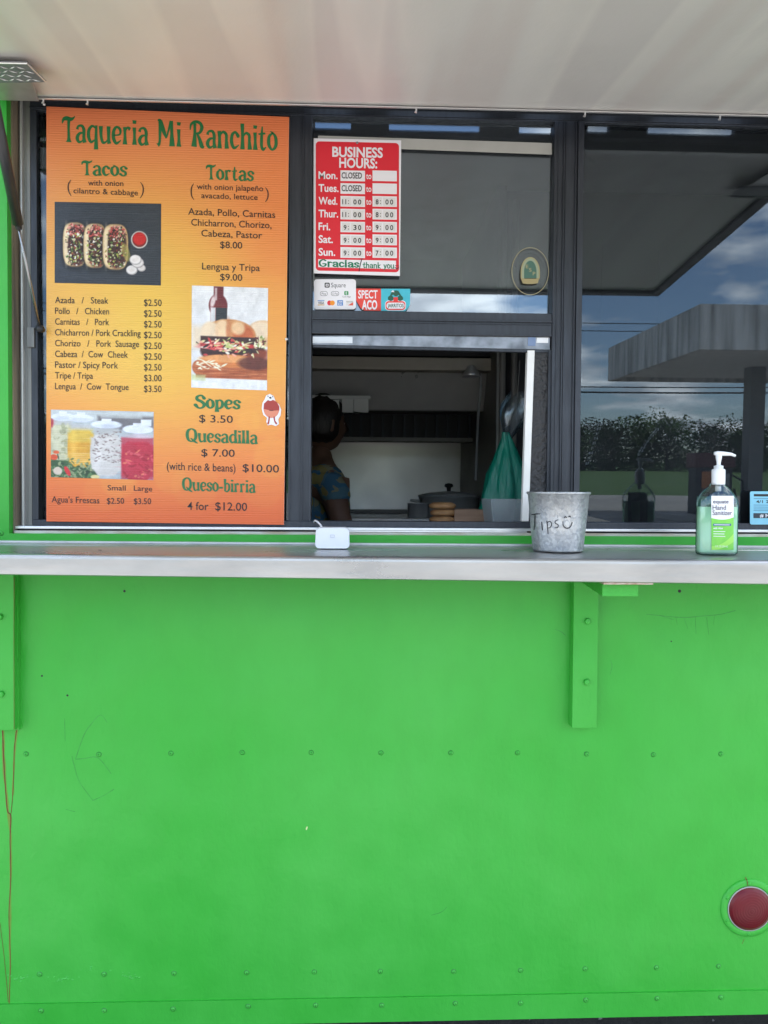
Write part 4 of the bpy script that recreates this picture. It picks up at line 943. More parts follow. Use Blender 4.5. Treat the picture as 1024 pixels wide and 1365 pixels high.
for k in range(6):
    for j in range(12): cf.append([k*12+j, k*12+(j+1) % 12, (k+1)*12+(j+1) % 12, (k+1)*12+j])
obj('clear_top', cv, cf, clr, bag, smooth=True)
MB().tube([top_+Vector((-.004, 0, .012)), top_+Vector((.01, -.01, .022)), top_+Vector((.03, 0, .06)), top_+Vector((.04, .01, .2))], .001, 6).build('cord', mat('string', (.2, .2, .19), .8), bag)
# strings of pale tabs hanging inside behind the right pane
for pts_, lb_ in ((((800, 566), (793, 590), (783, 618)), 'string of pale tabs hanging behind the glass near the post'), (((876, 573), (862, 588), (852, 606)), 'string of pale tabs hanging behind the glass above the mirrored bottle')):
    A_, B_, C_ = [P(x, y, .35) for x, y in pts_]
    hs_ = empty('hanging_string', A_, lb_, 'string')
    MB().tube([A_+Vector((0, 0, .5)), A_, B_, C_], .0012, 5).build('cord', M['black'], hs_)
    tm = mat('tab_white', (.6, .6, .62), .4)
    for k in range(9):
        t_ = k/8; q_ = (A_*(1-t_)**2+B_*2*t_*(1-t_)+C_*t_*t_); w_ = random.uniform(.003, .006)
        MB().hexa([q_+Vector(v_) for v_ in ((-w_, 0, .003), (w_, 0, .006), (w_, 0, -.001), (-w_, 0, -.004), (-w_, .001, .003), (w_, .001, .006), (w_, .001, -.001), (-w_, .001, -.004))]).build('tab', tm, hs_)

# ---- cook
skin_m = mat('brown_skin', (.19, .10, .065), .6, var=.08)
hair_m = mat('dark_hair', (.022, .016, .013), .45, bump=.004, bscale=120, stretch=(1, 1, .2))
def shirt_mat():
    m, n, b = new_mat('floral_shirt'); t = n.nodes.new('ShaderNodeTexCoord')
    vo = n.nodes.new('ShaderNodeTexVoronoi'); vo.inputs['Scale'].default_value = 30; vo.distance = 'EUCLIDEAN'
    no = n.nodes.new('ShaderNodeTexNoise'); no.inputs['Scale'].default_value = 14; mp = n.nodes.new('ShaderNodeVectorMath'); mp.operation = 'MULTIPLY_ADD'
    mp.inputs[1].default_value = (.12, .12, .12); n.links.new(no.outputs['Color'], mp.inputs[0]); n.links.new(t.outputs['Object'], mp.inputs[2]); n.links.new(t.outputs['Object'], no.inputs['Vector'])
    n.links.new(mp.outputs[0], vo.inputs['Vector'])
    sp = n.nodes.new('ShaderNodeSeparateColor'); n.links.new(vo.outputs['Color'], sp.inputs[0])
    r_ = n.nodes.new('ShaderNodeValToRGB'); r_.color_ramp.interpolation = 'CONSTANT'; e = r_.color_ramp.elements
    e[0].color = (.06, .17, .28, 1); e[1].position = .38; e[1].color = (.28, .27, .17, 1)
    for p_, c_ in ((.6, (.30, .25, .09, 1)), (.78, (.10, .21, .27, 1))): x = e.new(p_); x.color = c_
    n.links.new(sp.outputs[0], r_.inputs[0]); n.links.new(r_.outputs[0], b.inputs['Base Color']); b.inputs['Roughness'].default_value = .85
    return m
def skinned(name, nodes, edges, m, parent, sub=2):
    me = bpy.data.meshes.new(name); org = Vector(nodes[0][0])
    me.from_pydata([tuple(Vector(p)-org) for p, r in nodes], edges, []); o = bpy.data.objects.new(name, me); COL.objects.link(o)
    o.parent = parent; o.location = _local(org, parent); WLOC[o.name] = org; me.materials.append(m)
    md = o.modifiers.new('skin', 'SKIN'); md.use_smooth_shade = True
    for i, (p, r) in enumerate(nodes):
        sv_ = me.skin_vertices[0].data[i]; sv_.radius = r if isinstance(r, tuple) else (r, r); sv_.use_root = (i == 0)
    o.modifiers.new('sub', 'SUBSURF').levels = sub; o.modifiers['sub'].render_levels = sub
    return o
pp = Vector((P(426, 600, 1.28).x, 1.28, .335))
cook = empty('person', pp, 'cook in a blue and yellow floral shirt facing the stove inside the truck', 'person')
ph = P(440, 533, 1.28).z - .335       # standing height
def B(x, y, z): return pp+Vector((x, y, z*ph))
th = R(25)  # faces right and away
def F(f_, s_, z):  # forward, left-side, height fraction
    fx, fy = math.cos(th), math.sin(th); return pp+Vector((f_*fx-s_*-fy*-1, f_*fy+s_*-fx*-1 if False else f_*fy+s_*fx, z*ph)) if False else pp+Vector((f_*fx - s_*fy, f_*fy + s_*fx, z*ph))
nodes = [(F(0, 0, .53), (.14, .10)), (F(.0, 0, .62), (.12, .09)), (F(-.01, 0, .72), (.14, .10)), (F(-.01, 0, .805), (.10, .075)), (F(0, 0, .85), .045), (F(.015, 0, .88), .045),
         (F(-.01, -.13, .79), .055), (F(-.0, -.19, .70), .045), (F(.03, -.21, .63), .04), (F(.12, -.19, .60), .034), (F(.24, -.15, .605), .024),
         (F(-.01, .13, .79), .055), (F(-.0, .19, .70), .045), (F(.03, .21, .63), .04), (F(.14, .17, .60), .034), (F(.26, .12, .605), .024),
         (F(0, -.08, .47), .085), (F(.01, -.085, .27), .055), (F(-.01, -.085, .05), .036), (F(.09, -.09, .025), .03),
         (F(0, .08, .47), .085), (F(.01, .085, .27), .055), (F(-.01, .085, .05), .036), (F(.09, .09, .025), .03)]
edges_ = [(0, 1), (1, 2), (2, 3), (3, 4), (4, 5), (3, 6), (6, 7), (7, 8), (8, 9), (9, 10), (3, 11), (11, 12), (12, 13), (13, 14), (14, 15), (0, 16), (16, 17), (17, 18), (18, 19), (0, 20), (20, 21), (21, 22), (22, 23)]
body = skinned('body', nodes, edges_, skin_m, cook)
# head, one shaped surface
def head():
    c = F(.02, 0, .935); vs, fs = [], []; nu, nv = 28, 20
    fx = Vector((math.cos(th), math.sin(th), 0)); lx = Vector((-math.sin(th), math.cos(th), 0))
    for i in range(nv+1):
        ph_ = math.pi*i/nv
        for j in range(nu):
            a_ = 2*math.pi*j/nu; f_, l_, z_ = math.sin(ph_)*math.cos(a_), math.sin(ph_)*math.sin(a_), math.cos(ph_)
            rf, rl, rz = .084, .067, .102
            if z_ < 0: rl *= 1-.28*(-z_); rf *= 1-.05*(-z_)
            p_ = Vector((f_*rf, l_*rl, z_*rz))
            if f_ > .2: 
                p_.x += .022*math.exp(-((l_/.16)**2+((z_+.12)/.18)**2))        # nose
                p_.x += .007*math.exp(-((l_/.25)**2+((z_+.5)/.09)**2))        # lips
                p_.x -= .008*math.exp(-(((abs(l_)-.35)/.14)**2+((z_-.05)/.13)**2))   # eye sockets
                p_.x += .008*math.exp(-((l_/.3)**2+((z_+.82)/.15)**2))         # chin
            vs.append(c+fx*p_.x+lx*p_.y+Vector((0, 0, p_.z)))
    for i in range(nv):
        for j in range(nu): fs.append([i*nu+j, i*nu+(j+1) % nu, (i+1)*nu+(j+1) % nu, (i+1)*nu+j])
    h_ = obj('head', vs, fs, skin_m, cook, smooth=True)
    for s in (-1, 1):
        e_ = c+lx*s*.026+fx*.0625+Vector((0, 0, .006)); MB().lathe([(.001, -.011), (.008, -.008), (.0115, 0), (.008, .008), (.001, .011)], e_, 12).build('eye', mat('eye_white', (.6, .58, .55), .3), h_, smooth=True)
        e_ = c+lx*s*.073-fx*.002+Vector((0, 0, -.005)); MB().lathe([(.001, -.028), (.009, -.022), (.012, 0), (.014, .016), (.001, .027)], e_, 12, 'z', 1, .6).build('ear', skin_m, h_, smooth=True)
    # hair: cap plus low bun
    vs2 = []; fs2 = []
    for i in range(nv+1):
        ph_ = math.pi*i/nv
        for j in range(nu):
            a_ = 2*math.pi*j/nu; f_, l_, z_ = math.sin(ph_)*math.cos(a_), math.sin(ph_)*math.sin(a_), math.cos(ph_)
            k_ = 1.13+.03*math.sin(a_*9+i)
            face = max(0, f_-.25)*max(0, min(1, (.55-z_)*2))
            k_ -= face*.55
            if z_ < -.45: k_ -= (-.45-z_)*.6
            vs2.append(c-fx*.006+fx*f_*.086*k_+lx*l_*.071*k_+Vector((0, 0, z_*.102*k_+.004)))
    for i in range(nv):
        for j in range(nu): fs2.append([i*nu+j, i*nu+(j+1) % nu, (i+1)*nu+(j+1) % nu, (i+1)*nu+j])
    obj('hair', vs2, fs2, hair_m, cook, smooth=True)
head()
# shirt: sleeves and trunk a little larger than the body
sh_n = [(F(0, 0, .50), (.15, .115)), (F(0, 0, .60), (.135, .105)), (F(-.01, 0, .72), (.145, .115)), (F(-.01, 0, .80), (.12, .09)), (F(-.005, 0, .835), .062), (F(-.01, -.12, .79), .066), (F(0, -.165, .75), .058), (F(.005, -.175, .725), .056), (F(-.01, .12, .79), .066), (F(0, .165, .75), .058), (F(.005, .175, .725), .056)]
skinned('shirt', sh_n, [(0, 1), (1, 2), (2, 3), (3, 4), (3, 5), (5, 6), (6, 7), (3, 8), (8, 9), (9, 10)], shirt_mat(), cook)
sk_n = [(F(0, 0, .52), (.15, .11)), (F(0, -.08, .46), .10), (F(.01, -.085, .27), .068), (F(-.01, -.085, .07), .05), (F(0, .08, .46), .10), (F(.01, .085, .27), .068), (F(-.01, .085, .07), .05)]
skinned('trousers', sk_n, [(0, 1), (1, 2), (2, 3), (0, 4), (4, 5), (5, 6)], mat('dark_denim', (.03, .04, .07), .9), cook)
# hands: palm plus five fingers each, one surface
def hand(w_, s):
    fx = Vector((math.cos(th), math.sin(th), 0)); lx = Vector((-math.sin(th), math.cos(th), 0)); zz = Vector((0, 0, 1))
    nd = [(w_, .022), (w_+fx*.045-zz*.004, (.03, .016))]; ed = [(0, 1)]
    for k in range(4):
        o_ = (k-1.5)*.019; ln = (.062, .072, .068, .052)[k]; i0 = len(nd)
        nd += [(w_+fx*.075+lx*o_-zz*.004, .0105), (w_+fx*(.075+ln*.55)+lx*o_*1.1-zz*.014, .009), (w_+fx*(.075+ln*.85)+lx*o_*1.1-zz*.034, .008)]
        ed += [(1, i0), (i0, i0+1), (i0+1, i0+2)]
    i0 = len(nd); nd += [(w_+fx*.035-lx*s*.034-zz*.01, .011), (w_+fx*.07-lx*s*.044-zz*.02, .009)]; ed += [(1, i0), (i0, i0+1)]
    skinned('hand', nd, ed, skin_m, cook, 1)
hand(F(.245, -.15, .605), -1); hand(F(.265, .12, .605), 1)

# ================================================================== MENU BOARD
MY = .038
mc = [(62, 142), (385.5, 156), (378.5, 699.5), (62, 695)]
mo = [P(*q, MY) for q in mc]
menu = empty('menu_board', (mo[3]+mo[2])/2, 'tall orange menu board titled Taqueria Mi Ranchito fixed over the left window', 'menu board')
MB().hexa([v+Vector((0, .0005, 0)) for v in mo]+[v+Vector((0, .0045, 0)) for v in mo]).build('backing_sheet', mat('coroplast', (.75, .74, .72), .5), menu)
mp_ = ribbed_print_mat('menu_print', 62, .0003, .33)
cvs = Canvas(0, 0, 323, 553, .5, (238, 152, 78))
U, V_ = cvs.X/323, cvs.Y/553
top_c, mid_c, bot_c = np.array((236, 130, 86.)), np.array((240, 180, 84.)), np.array((240, 112, 56.))
k1 = np.clip(V_/.42, 0, 1)[..., None]; k2 = np.clip((V_-.62)/.36, 0, 1)[..., None]
cvs.a = (top_c*(1-k1)+mid_c*k1)*(1-k2)+bot_c*k2
glow = np.exp(-(((U-.42)/.30)**2+((V_-.50)/.26)**2)); cvs.blend(glow*.8, (238, 198, 84))
cvs.blend(np.exp(-(((U-.95)/.22)**2+((V_-.25)/.28)**2))*.5, (238, 130, 70)); cvs.blend(np.clip((U-.8)*3, 0, 1)*(1-np.clip(V_*1.3-.3, 0, 1))*.3, (236, 120, 70))
for _ in range(26):
    cvs.ellipse(rng.uniform(20, 310), rng.uniform(160, 540), rr0 := rng.uniform(12, 38), rr0, (250, 196, 84), soft=5, al=rng.uniform(.05, .16))
mt = MY+.0003
cvs.build('printed_face', mp_, menu, mc, mt, .93)
pic_m = ribbed_print_mat('photo_print', 62, .0003, .33)
PY = MY-.0002; TY = MY-.0005
# --- taco picture
c = Canvas(73, 269, 215, 380, 1.5, (52, 58, 66)); c.blend(np.clip((c.Y-269)/200, 0, 1)*.5, (38, 42, 50))
for _ in range(60): c.ellipse(rng.uniform(73, 215), rng.uniform(269, 380), rng.uniform(8, 30), .6, (74, 80, 88), rot=rng.normal(0, .25), al=.25)
for k, (cx, tw) in enumerate(((100, 16), (127, 15.5), (154, 17))):
    cy = 327+k
    c.blend(c.smask(cx, cy+2, tw+2, 33, 3, 5)*.8, (20, 22, 26)); sh = c.smask(cx, cy, tw, 30+(k == 2)*1, 3.2, 1.2); c.blend(sh, (188, 156, 110)); c.blend(c.smask(cx-1.5, cy-.5, tw-2, 28.5, 3.2, 2), (228, 204, 162))
    for _ in range(40): c.ellipse(cx+rng.normal(0, tw*.8), cy+rng.normal(0, 18), rng.uniform(1, 2.5), rng.uniform(.8, 2), (204, 172, 124), al=.5, soft=1.5, clip=sh)
    inn = c.smask(cx+1.8, cy+.5, tw-4.2, 28, 2.6, 2.5); c.blend(inn, (62, 38, 34)); c.blend(c.smask(cx-tw+4.5, cy, 2.2, 26, 3, 1.5)*.7, (244, 226, 192))
    for _ in range(260):
        a_, b_ = cx+1.5+rng.normal(0, tw*.42), cy+rng.uniform(-29, 28)
        col = [(86, 40, 34), (150, 70, 54), (166, 180, 84), (84, 116, 54), (236, 236, 226), (36, 26, 26), (206, 204, 160), (104, 56, 42), (60, 34, 32)][rng.integers(9)]
        if b_ < cy-13 and rng.random() < .6: col = [(210, 112, 104), (226, 160, 150), (180, 70, 66)][rng.integers(3)]
        c.ellipse(a_, b_, rng.uniform(.6, 2.4), rng.uniform(.5, 1.4), col, rot=rng.uniform(0, 3), soft=.7, clip=c.smask(cx+1, cy, tw-2, 29.5, 3))
c.ellipse(168, 336, 5, 13, (186, 176, 96), rot=-.3, soft=1.5, al=.6)
c.ellipse(186, 318.5, 11.2, 11.8, (196, 196, 192), soft=1); c.ellipse(186, 318.5, 9.6, 10, (120, 30, 26)); c.ellipse(186, 317, 8.6, 8.6, (198, 40, 38), soft=2)
for x, y, r in ((176, 360, 7.6), (189, 357, 5.6), (184, 350, 8.2), (181, 346, 8)): c.ellipse(x, y, r, r*.85, (170, 165, 165)); c.ellipse(x-.4, y-.5, r-.9, r*.85-.9, (232, 228, 228), soft=1.5); c.ellipse(x, y, r*.5, r*.4, (220, 214, 212), soft=3)
c.mottle(.02).grain(4).build('taco_picture', pic_m, menu, [(73, 269), (215, 271.5), (214.5, 380.5), (73, 377)], PY, 1.0)
# --- torta picture
c = Canvas(256, 381, 357.5, 520, 1.5, (226, 228, 232)); c.blend(np.clip((430-c.Y)/60, 0, 1)*.7, (236, 237, 240))
c.box(256, 436, 272, 466, (226, 206, 176), soft=10, al=.8)
c.box(285, 381, 298, 402, (104, 44, 50), soft=1.5); c.ellipse(291, 407, 12.5, 16, (108, 44, 50), soft=1.5); c.box(281, 404, 303, 440, (116, 50, 54)); c.box(288, 410, 303, 434, (52, 56, 62)); c.box(281, 410, 287.5, 440, (214, 214, 218), soft=1.5); c.box(286.5, 383, 289.5, 400, (198, 176, 178), soft=1.5); c.ellipse(284, 402, 3, 8, (224, 206, 208), soft=2, rot=.2)
c.ellipse(352, 443, 22, 18, (222, 186, 146), soft=2); c.ellipse(349, 438, 16, 11, (236, 214, 186), soft=4)
c.box(262, 486, 358, 506, (176, 96, 60), soft=1.5); c.ellipse(266, 492, 9, 10, (186, 108, 68), soft=1.5)
for _ in range(60): c.ellipse(rng.uniform(262, 357), rng.uniform(489, 505), rng.uniform(4, 16), .7, (128, 62, 40) if rng.random() < .6 else (206, 132, 90), al=.5, clip=c.rmask(262, 487, 358, 505))
c.box(256, 507, 358, 520, (228, 231, 235)); c.blend(c.rmask(256, 502, 275, 510, 3)*.7, (196, 208, 150))
c.ellipse(312, 470, 44, 18, (58, 38, 40), soft=1.5); c.ellipse(309, 482, 42, 9, (206, 126, 72), soft=1.5); c.ellipse(303, 479, 34, 5, (226, 160, 104), soft=2)
c.box(330, 465, 358, 492, (150, 70, 50), soft=4, al=.8); c.ellipse(340, 484, 22, 9, (90, 48, 44), soft=3, al=.8)
c.ellipse(306, 447, 36, 22, (208, 148, 98), soft=1.5); c.ellipse(281, 445, 13, 16, (236, 214, 186), soft=3); c.ellipse(297, 440, 10, 14, (240, 206, 166), soft=3); c.ellipse(325, 446, 14, 14, (196, 104, 66), soft=5); c.ellipse(318, 437, 9, 9, (236, 196, 152), soft=4); c.ellipse(305, 440, 3, 14, (190, 116, 76), soft=3, al=.8)
c.box(268, 449, 345, 470, (66, 46, 46), soft=1.5); c.ellipse(305, 461, 38, 4.5, (196, 60, 62), soft=1.5); c.ellipse(295, 464, 30, 3, (226, 112, 112), soft=1.5)
for _ in range(130):
    x, y = rng.normal(304, 20), rng.normal(462, 6); col = [(228, 222, 170), (196, 206, 130), (240, 236, 222), (206, 76, 78), (52, 38, 40), (236, 170, 150)][rng.integers(6)]
    c.ellipse(x, y, rng.uniform(1, 5), rng.uniform(.6, 1.6), col, rot=rng.normal(0, .5), soft=.8, clip=c.rmask(262, 450, 350, 478))
for _ in range(30): c.ellipse(rng.uniform(340, 356), rng.uniform(446, 462), rng.uniform(1, 3), rng.uniform(.6, 1.4), [(236, 232, 200), (140, 160, 90), (100, 50, 50)][rng.integers(3)], rot=rng.uniform(0, 3))
for _ in range(22): c.ellipse(rng.uniform(264, 300), rng.uniform(480, 494), rng.uniform(1.5, 5), rng.uniform(.6, 1.3), (236, 232, 208), rot=rng.uniform(-.6, .6))
c.mottle(.02).grain(4).build('torta_picture', pic_m, menu, [(256, 380.5), (357.5, 384), (356, 520.5), (255, 516.5)], PY, 1.0)
# --- drinks picture
c = Canvas(68, 546, 205, 640, 1.5, (176, 186, 190)); c.box(68, 546, 205, 560, (196, 204, 206), soft=4); c.box(130, 553, 205, 572, (96, 92, 96), soft=4, al=.8); c.box(134, 547, 190, 556, (190, 196, 196), soft=2, al=.7)
c.box(66, 612, 130, 642, (52, 84, 52), soft=4); c.box(68, 558, 76, 600, (168, 40, 52), soft=2)
def jar(x, y0, y1, rw, col, hi, lidc, ly):
    ym = (y0+y1)/2; c.ellipse(x, ym, rw, (y1-y0)/2+4, col, soft=1.5, clip=c.rmask(x-rw, y0, x+rw, y1, 2))
    c.box(x-rw+1, y0+8, x+rw-1, y1-7, col, soft=4); c.box(x-rw*.75, y0+6, x-rw*.35, y1-8, hi, soft=6, al=.5)
    for k in range(5): c.ellipse(x, y0+10+k*(y1-y0)/6, rw*.95, .8, hi, soft=1.2, al=.45)
    c.box(x-rw*.75, y0-5, x+rw*.75, y0+4, (186, 188, 188), soft=3, al=.9); c.ellipse(x, ly, rw*.92, 5.5, (222, 228, 238), soft=1); c.ellipse(x, ly+2.5, rw*.8, 3, (196, 204, 218), soft=2, al=.7); c.box(x-rw*.3, ly-8, x+rw*.3, ly-1, (226, 230, 240))
jar(84, 563, 616, 17, (190, 190, 158), (214, 212, 186), 0, 556)
for _ in range(50): c.ellipse(rng.uniform(70, 93), rng.uniform(567, 606), rng.uniform(1.5, 4), rng.uniform(1.5, 4), (206, 206, 178) if rng.random() < .6 else (150, 152, 120), al=.6)
jar(108, 570, 625, 18, (214, 158, 52), (236, 196, 96), 0, 557); c.box(92, 572, 124, 590, (218, 196, 88), soft=5, al=.6)
for k in range(6): c.ellipse(107, 606+k*2.8, 15, .7, (240, 206, 140), al=.6)
jar(142, 575, 636, 22, (206, 202, 198), (226, 222, 220), 0, 565)
for _ in range(90): c.ellipse(rng.uniform(124, 163), rng.uniform(574, 617)**1.0, rng.uniform(.7, 2.4), rng.uniform(.5, 1.0), (126, 108, 104), rot=rng.uniform(-.6, .6), al=.75)
jar(184, 584, 642, 22, (186, 44, 66), (214, 86, 104), 0, 570); c.box(162, 582, 205, 640, (184, 44, 64), soft=3, al=.75)
c.ellipse(184, 571, 20, 5.5, (222, 228, 240)); c.box(188, 557, 202, 566, (224, 230, 240), soft=1.5); c.ellipse(186, 580, 20, 3, (206, 190, 204), soft=2, al=.8)
for _ in range(40): c.ellipse(rng.uniform(163, 205), rng.uniform(600, 640), rng.uniform(1, 5), rng.uniform(.8, 2), [(224, 104, 110), (150, 24, 44), (236, 150, 110)][rng.integers(3)], rot=rng.uniform(-1, 1), al=.6)
for _ in range(150): c.ellipse(rng.uniform(68, 122), 640-abs(rng.normal(0, 13)), rng.uniform(1, 4), rng.uniform(.7, 2), [(60, 98, 58), (36, 62, 40), (92, 130, 84), (150, 160, 120)][rng.integers(4)], rot=rng.uniform(0, 3), al=.8, clip=c.rmask(66, 606, 128, 642, 3))
c.ellipse(90, 631, 3, 7.5, (206, 44, 50), rot=-.5); c.ellipse(77, 631, 6, 5.5, (212, 196, 180), soft=1.5); c.ellipse(72, 612, 5, 4, (214, 84, 46)); c.ellipse(127, 638, 6, 3, (216, 208, 150)); c.ellipse(75, 605, 4, 2.4, (214, 96, 56))
c.mottle(.02).grain(4).build('drinks_picture', pic_m, menu, [(68, 546), (205, 549), (204.5, 640), (68, 636)], PY, 1.0)
# --- writing
G = M['deco_green']; I = M['ink']
deco('Taqueria Mi Ranchito', 83, 371, 189, 35, TY, G, menu, y1=201, wmul=1.05)
deco('Tacos', 109, 170, 233.5, 20, TY, G, menu, y1=235, wmul=1.15)
deco('Tortas', 275, 339, 239, 20, TY, G, menu, y1=241.5, wmul=1.15)
deco('Sopes', 260, 321, 544, 18, TY, G, menu, y1=545.5, wmul=1.3)
deco('Quesadilla', 248, 344, 588.5, 18, TY, G, menu, y1=592, wmul=1.2)
deco('Queso-birria', 243, 341, 653.5, 17.5, TY, G, menu, y1=657, wmul=1.2)
def tx(s, x0, x1, y0, h, y1=None, m=I, b=.003): text(s, x0, x1, y0, h, TY, m, menu, y1=y1, bold=b)
tx('with onion', 117.5, 164.5, 247, 7.2, 248); tx('cilantro & cabbage', 98, 184, 257.5, 7.2, 260.5)
strokes('lettering', [[(94.5, 240, .8), (91.5, 245, 1.4), (91, 251, 1.5), (92.5, 257, 1.2), (95, 261, .7)], [(187.5, 243, .7), (190.5, 248, 1.4), (191, 254, 1.5), (190, 259, 1.2), (187, 264, .7)],
    [(258, 245, .8), (255.5, 250, 1.4), (255, 256, 1.5), (256, 262, 1.2), (258.5, 266, .7)], [(354, 250, .7), (357, 255, 1.4), (357.5, 261, 1.5), (356.5, 265, 1.2), (354, 269, .7)]], TY, I, menu)
tx('with onion jalape\u00f1o', 262.5, 351, 252, 7.4, 255); tx('avacado, lettuce', 268.5, 343.5, 264, 7.2, 266.5)
tx('Azada, Pollo, Carnitas', 251, 367, 286, 8.8, 290.5); tx('Chicharron, Chorizo,', 255, 362, 300.5, 8.8, 304.5); tx('Cabeza, Pastor', 268.5, 349.5, 315, 8.8, 318); tx('$8.00', 293.5, 323, 330.5, 8.8, 331.5)
tx('Lengua y Tripa', 269.5, 346.5, 359, 8.8, 361.5); tx('$9.00', 293.5, 323, 373.5, 8.8, 374.5)
items = [('Azada   /   Steak', 144.5, '$2.50'), ('Pollo   /   Chicken', 145.5, '$2.50'), ('Carnitas   /   Pork', 145.5, '$2.50'), ('Chicharron / Pork Crackling', 187.5, '$2.50'), ('Chorizo   /   Pork  Sausage', 185.5, '$2.50'), ('Cabeza  /  Cow  Cheek', 170.5, '$2.50'), ('Pastor / Spicy Pork', 157.5, '$2.50'), ('Tripe / Tripa', 124, '$3.00'), ('Lengua  /  Cow  Tongue', 171.5, '$3.50')]
for i, (s, xe, pr_) in enumerate(items):
    y = 404+14.35*i; tx(s, 73.5, xe, y, 8.4, y+1.2*(xe-73)/100); tx(pr_, 192, 215.5, y+3.6, 8.6, y+4)
tx('$ 3.50', 265.5, 310.5, 562.5, 9.6, 563.8); tx('$ 7.00', 268.5, 313, 608, 9.6, 609); tx('(with rice & beans)', 222.5, 314, 626, 10.2, 629); tx('$10.00', 323.5, 372, 628.5, 10, 630)
tx('4 for', 250, 278, 679.5, 10.4, 680); tx('$12.00', 287, 329.5, 680, 10.6, 681)
tx('Small', 143.5, 167.5, 653.5, 6.8, 654); tx('Large', 178.5, 203, 654, 6.8, 655); tx("Agua's Frescas", 69, 132.5, 669.5, 8, 671); tx('$2.50', 142.5, 165.5, 671.5, 7.6); tx('$3.50', 178.5, 201.5, 672, 7.8)
for x, y in ((65.5, 144), (383, 159)): pass
for x, y in ((59, 139), (382, 452)): 
    p = P(x, y, MY-.001); MB().lathe([(.0035, 0), (.003, .002), (.0001, .0028)], p, 10, 'y').build('screw', M['alu_bright'], menu, smooth=True)
# bean-man sticker on the menu, a generic cheerful bean with a ball
SY = MY-.0012
bs = empty('bean_sticker', P(361, 567, SY), 'small die-cut sticker of a brown bean figure under a football', 'sticker')
outl = [(360, 525), (365, 528), (367, 534), (372, 539), (375, 546), (374, 554), (371, 559), (372, 565), (368, 568), (362, 566), (357, 567), (355, 562), (356, 557), (351, 553), (349, 545), (350, 537), (353, 532), (355, 527)]
flat('sticker_face', outl, SY, M['white_print'], bs, .0006)
flat('bean_print', ell(362, 545, 10.6, 12.2, 26), SY-.0002, mat('bean_light', L(222, 140, 112), .5), bs)
flat('bean_print', [(351.5, 545), (352, 538), (357, 533.5), (363, 532.8), (369, 536), (372.6, 542), (372.5, 547), (362, 547.5)], SY-.0004, mat('bean_dark', L(168, 60, 52), .5), bs)
flat('ball_print', ell(360.5, 530.2, 4.2, 4.2, 16), SY-.0006, M['white_print'], bs)
strokes('ball_print', [[(360, 530, 2.2), (361, 530.4, 2.2)], [(357.2, 528, 1.1), (357.6, 528.6, 1.1)], [(363.6, 528.4, 1.1), (363.8, 529, 1.1)], [(359.5, 547, .8), (362.5, 547.2, .8), (364.5, 547, .8)]], SY-.0008, I, bs)
strokes('leg_print', [[(359, 556, 2.0), (358.5, 561, 1.8), (357.6, 564.5, 2.4)], [(365.5, 556, 2.0), (366.3, 561, 1.8), (368.4, 564.5, 2.4)]], SY-.0004, bpy.data.materials['bean_dark'], bs)

# ================================================================== BUSINESS HOURS SIGN
HYs = YG-.012
hc = [(418.3, 184.3), (535, 187), (533.2, 367.8), (418.3, 364.2)]
hours = empty('business_hours_sign', P(476, 366, HYs), 'white and red business hours sign with stick-on opening times', 'sign')
f4 = [P(*q, HYs) for q in hc]
MB().hexa(f4+[v+Vector((0, .0018, 0)) for v in f4]).build('sign_board', M['white_print'], hours)
def hs(x, y): return x, y+(x-418)*.022-.4     # the sign hangs slightly askew
flat('red_field', [hs(x, y) for x, y in rounded(421, 188.6, 532, 361, 5)], HYs-.0002, M['red_print'], hours)
W_ = M['white_print']; hy = HYs-.0006
text('BUSINESS', 443, 510.5, 208.5, 12.6, hy, W_, hours, y1=210, bold=.03); text('HOURS:', 452.3, 503, 223, 12.4, hy, W_, hours, y1=224.2, bold=.03)
days = [('Mon.', 424.7, 450.3), ('Tues.', 424.7, 451.5), ('Wed.', 424.7, 450), ('Thur.', 424.7, 451), ('Fri.', 424.7, 440.3), ('Sat.', 424.7, 444), ('Sun.', 424.7, 447)]
times = [('CLOSED', ''), ('CLOSED', ''), ('11:  00', '8:  00'), ('11:  00', '8:  00'), ('9:  30', '9:  00'), ('9:  00', '9:  00'), ('9:  00', '7:  00')]
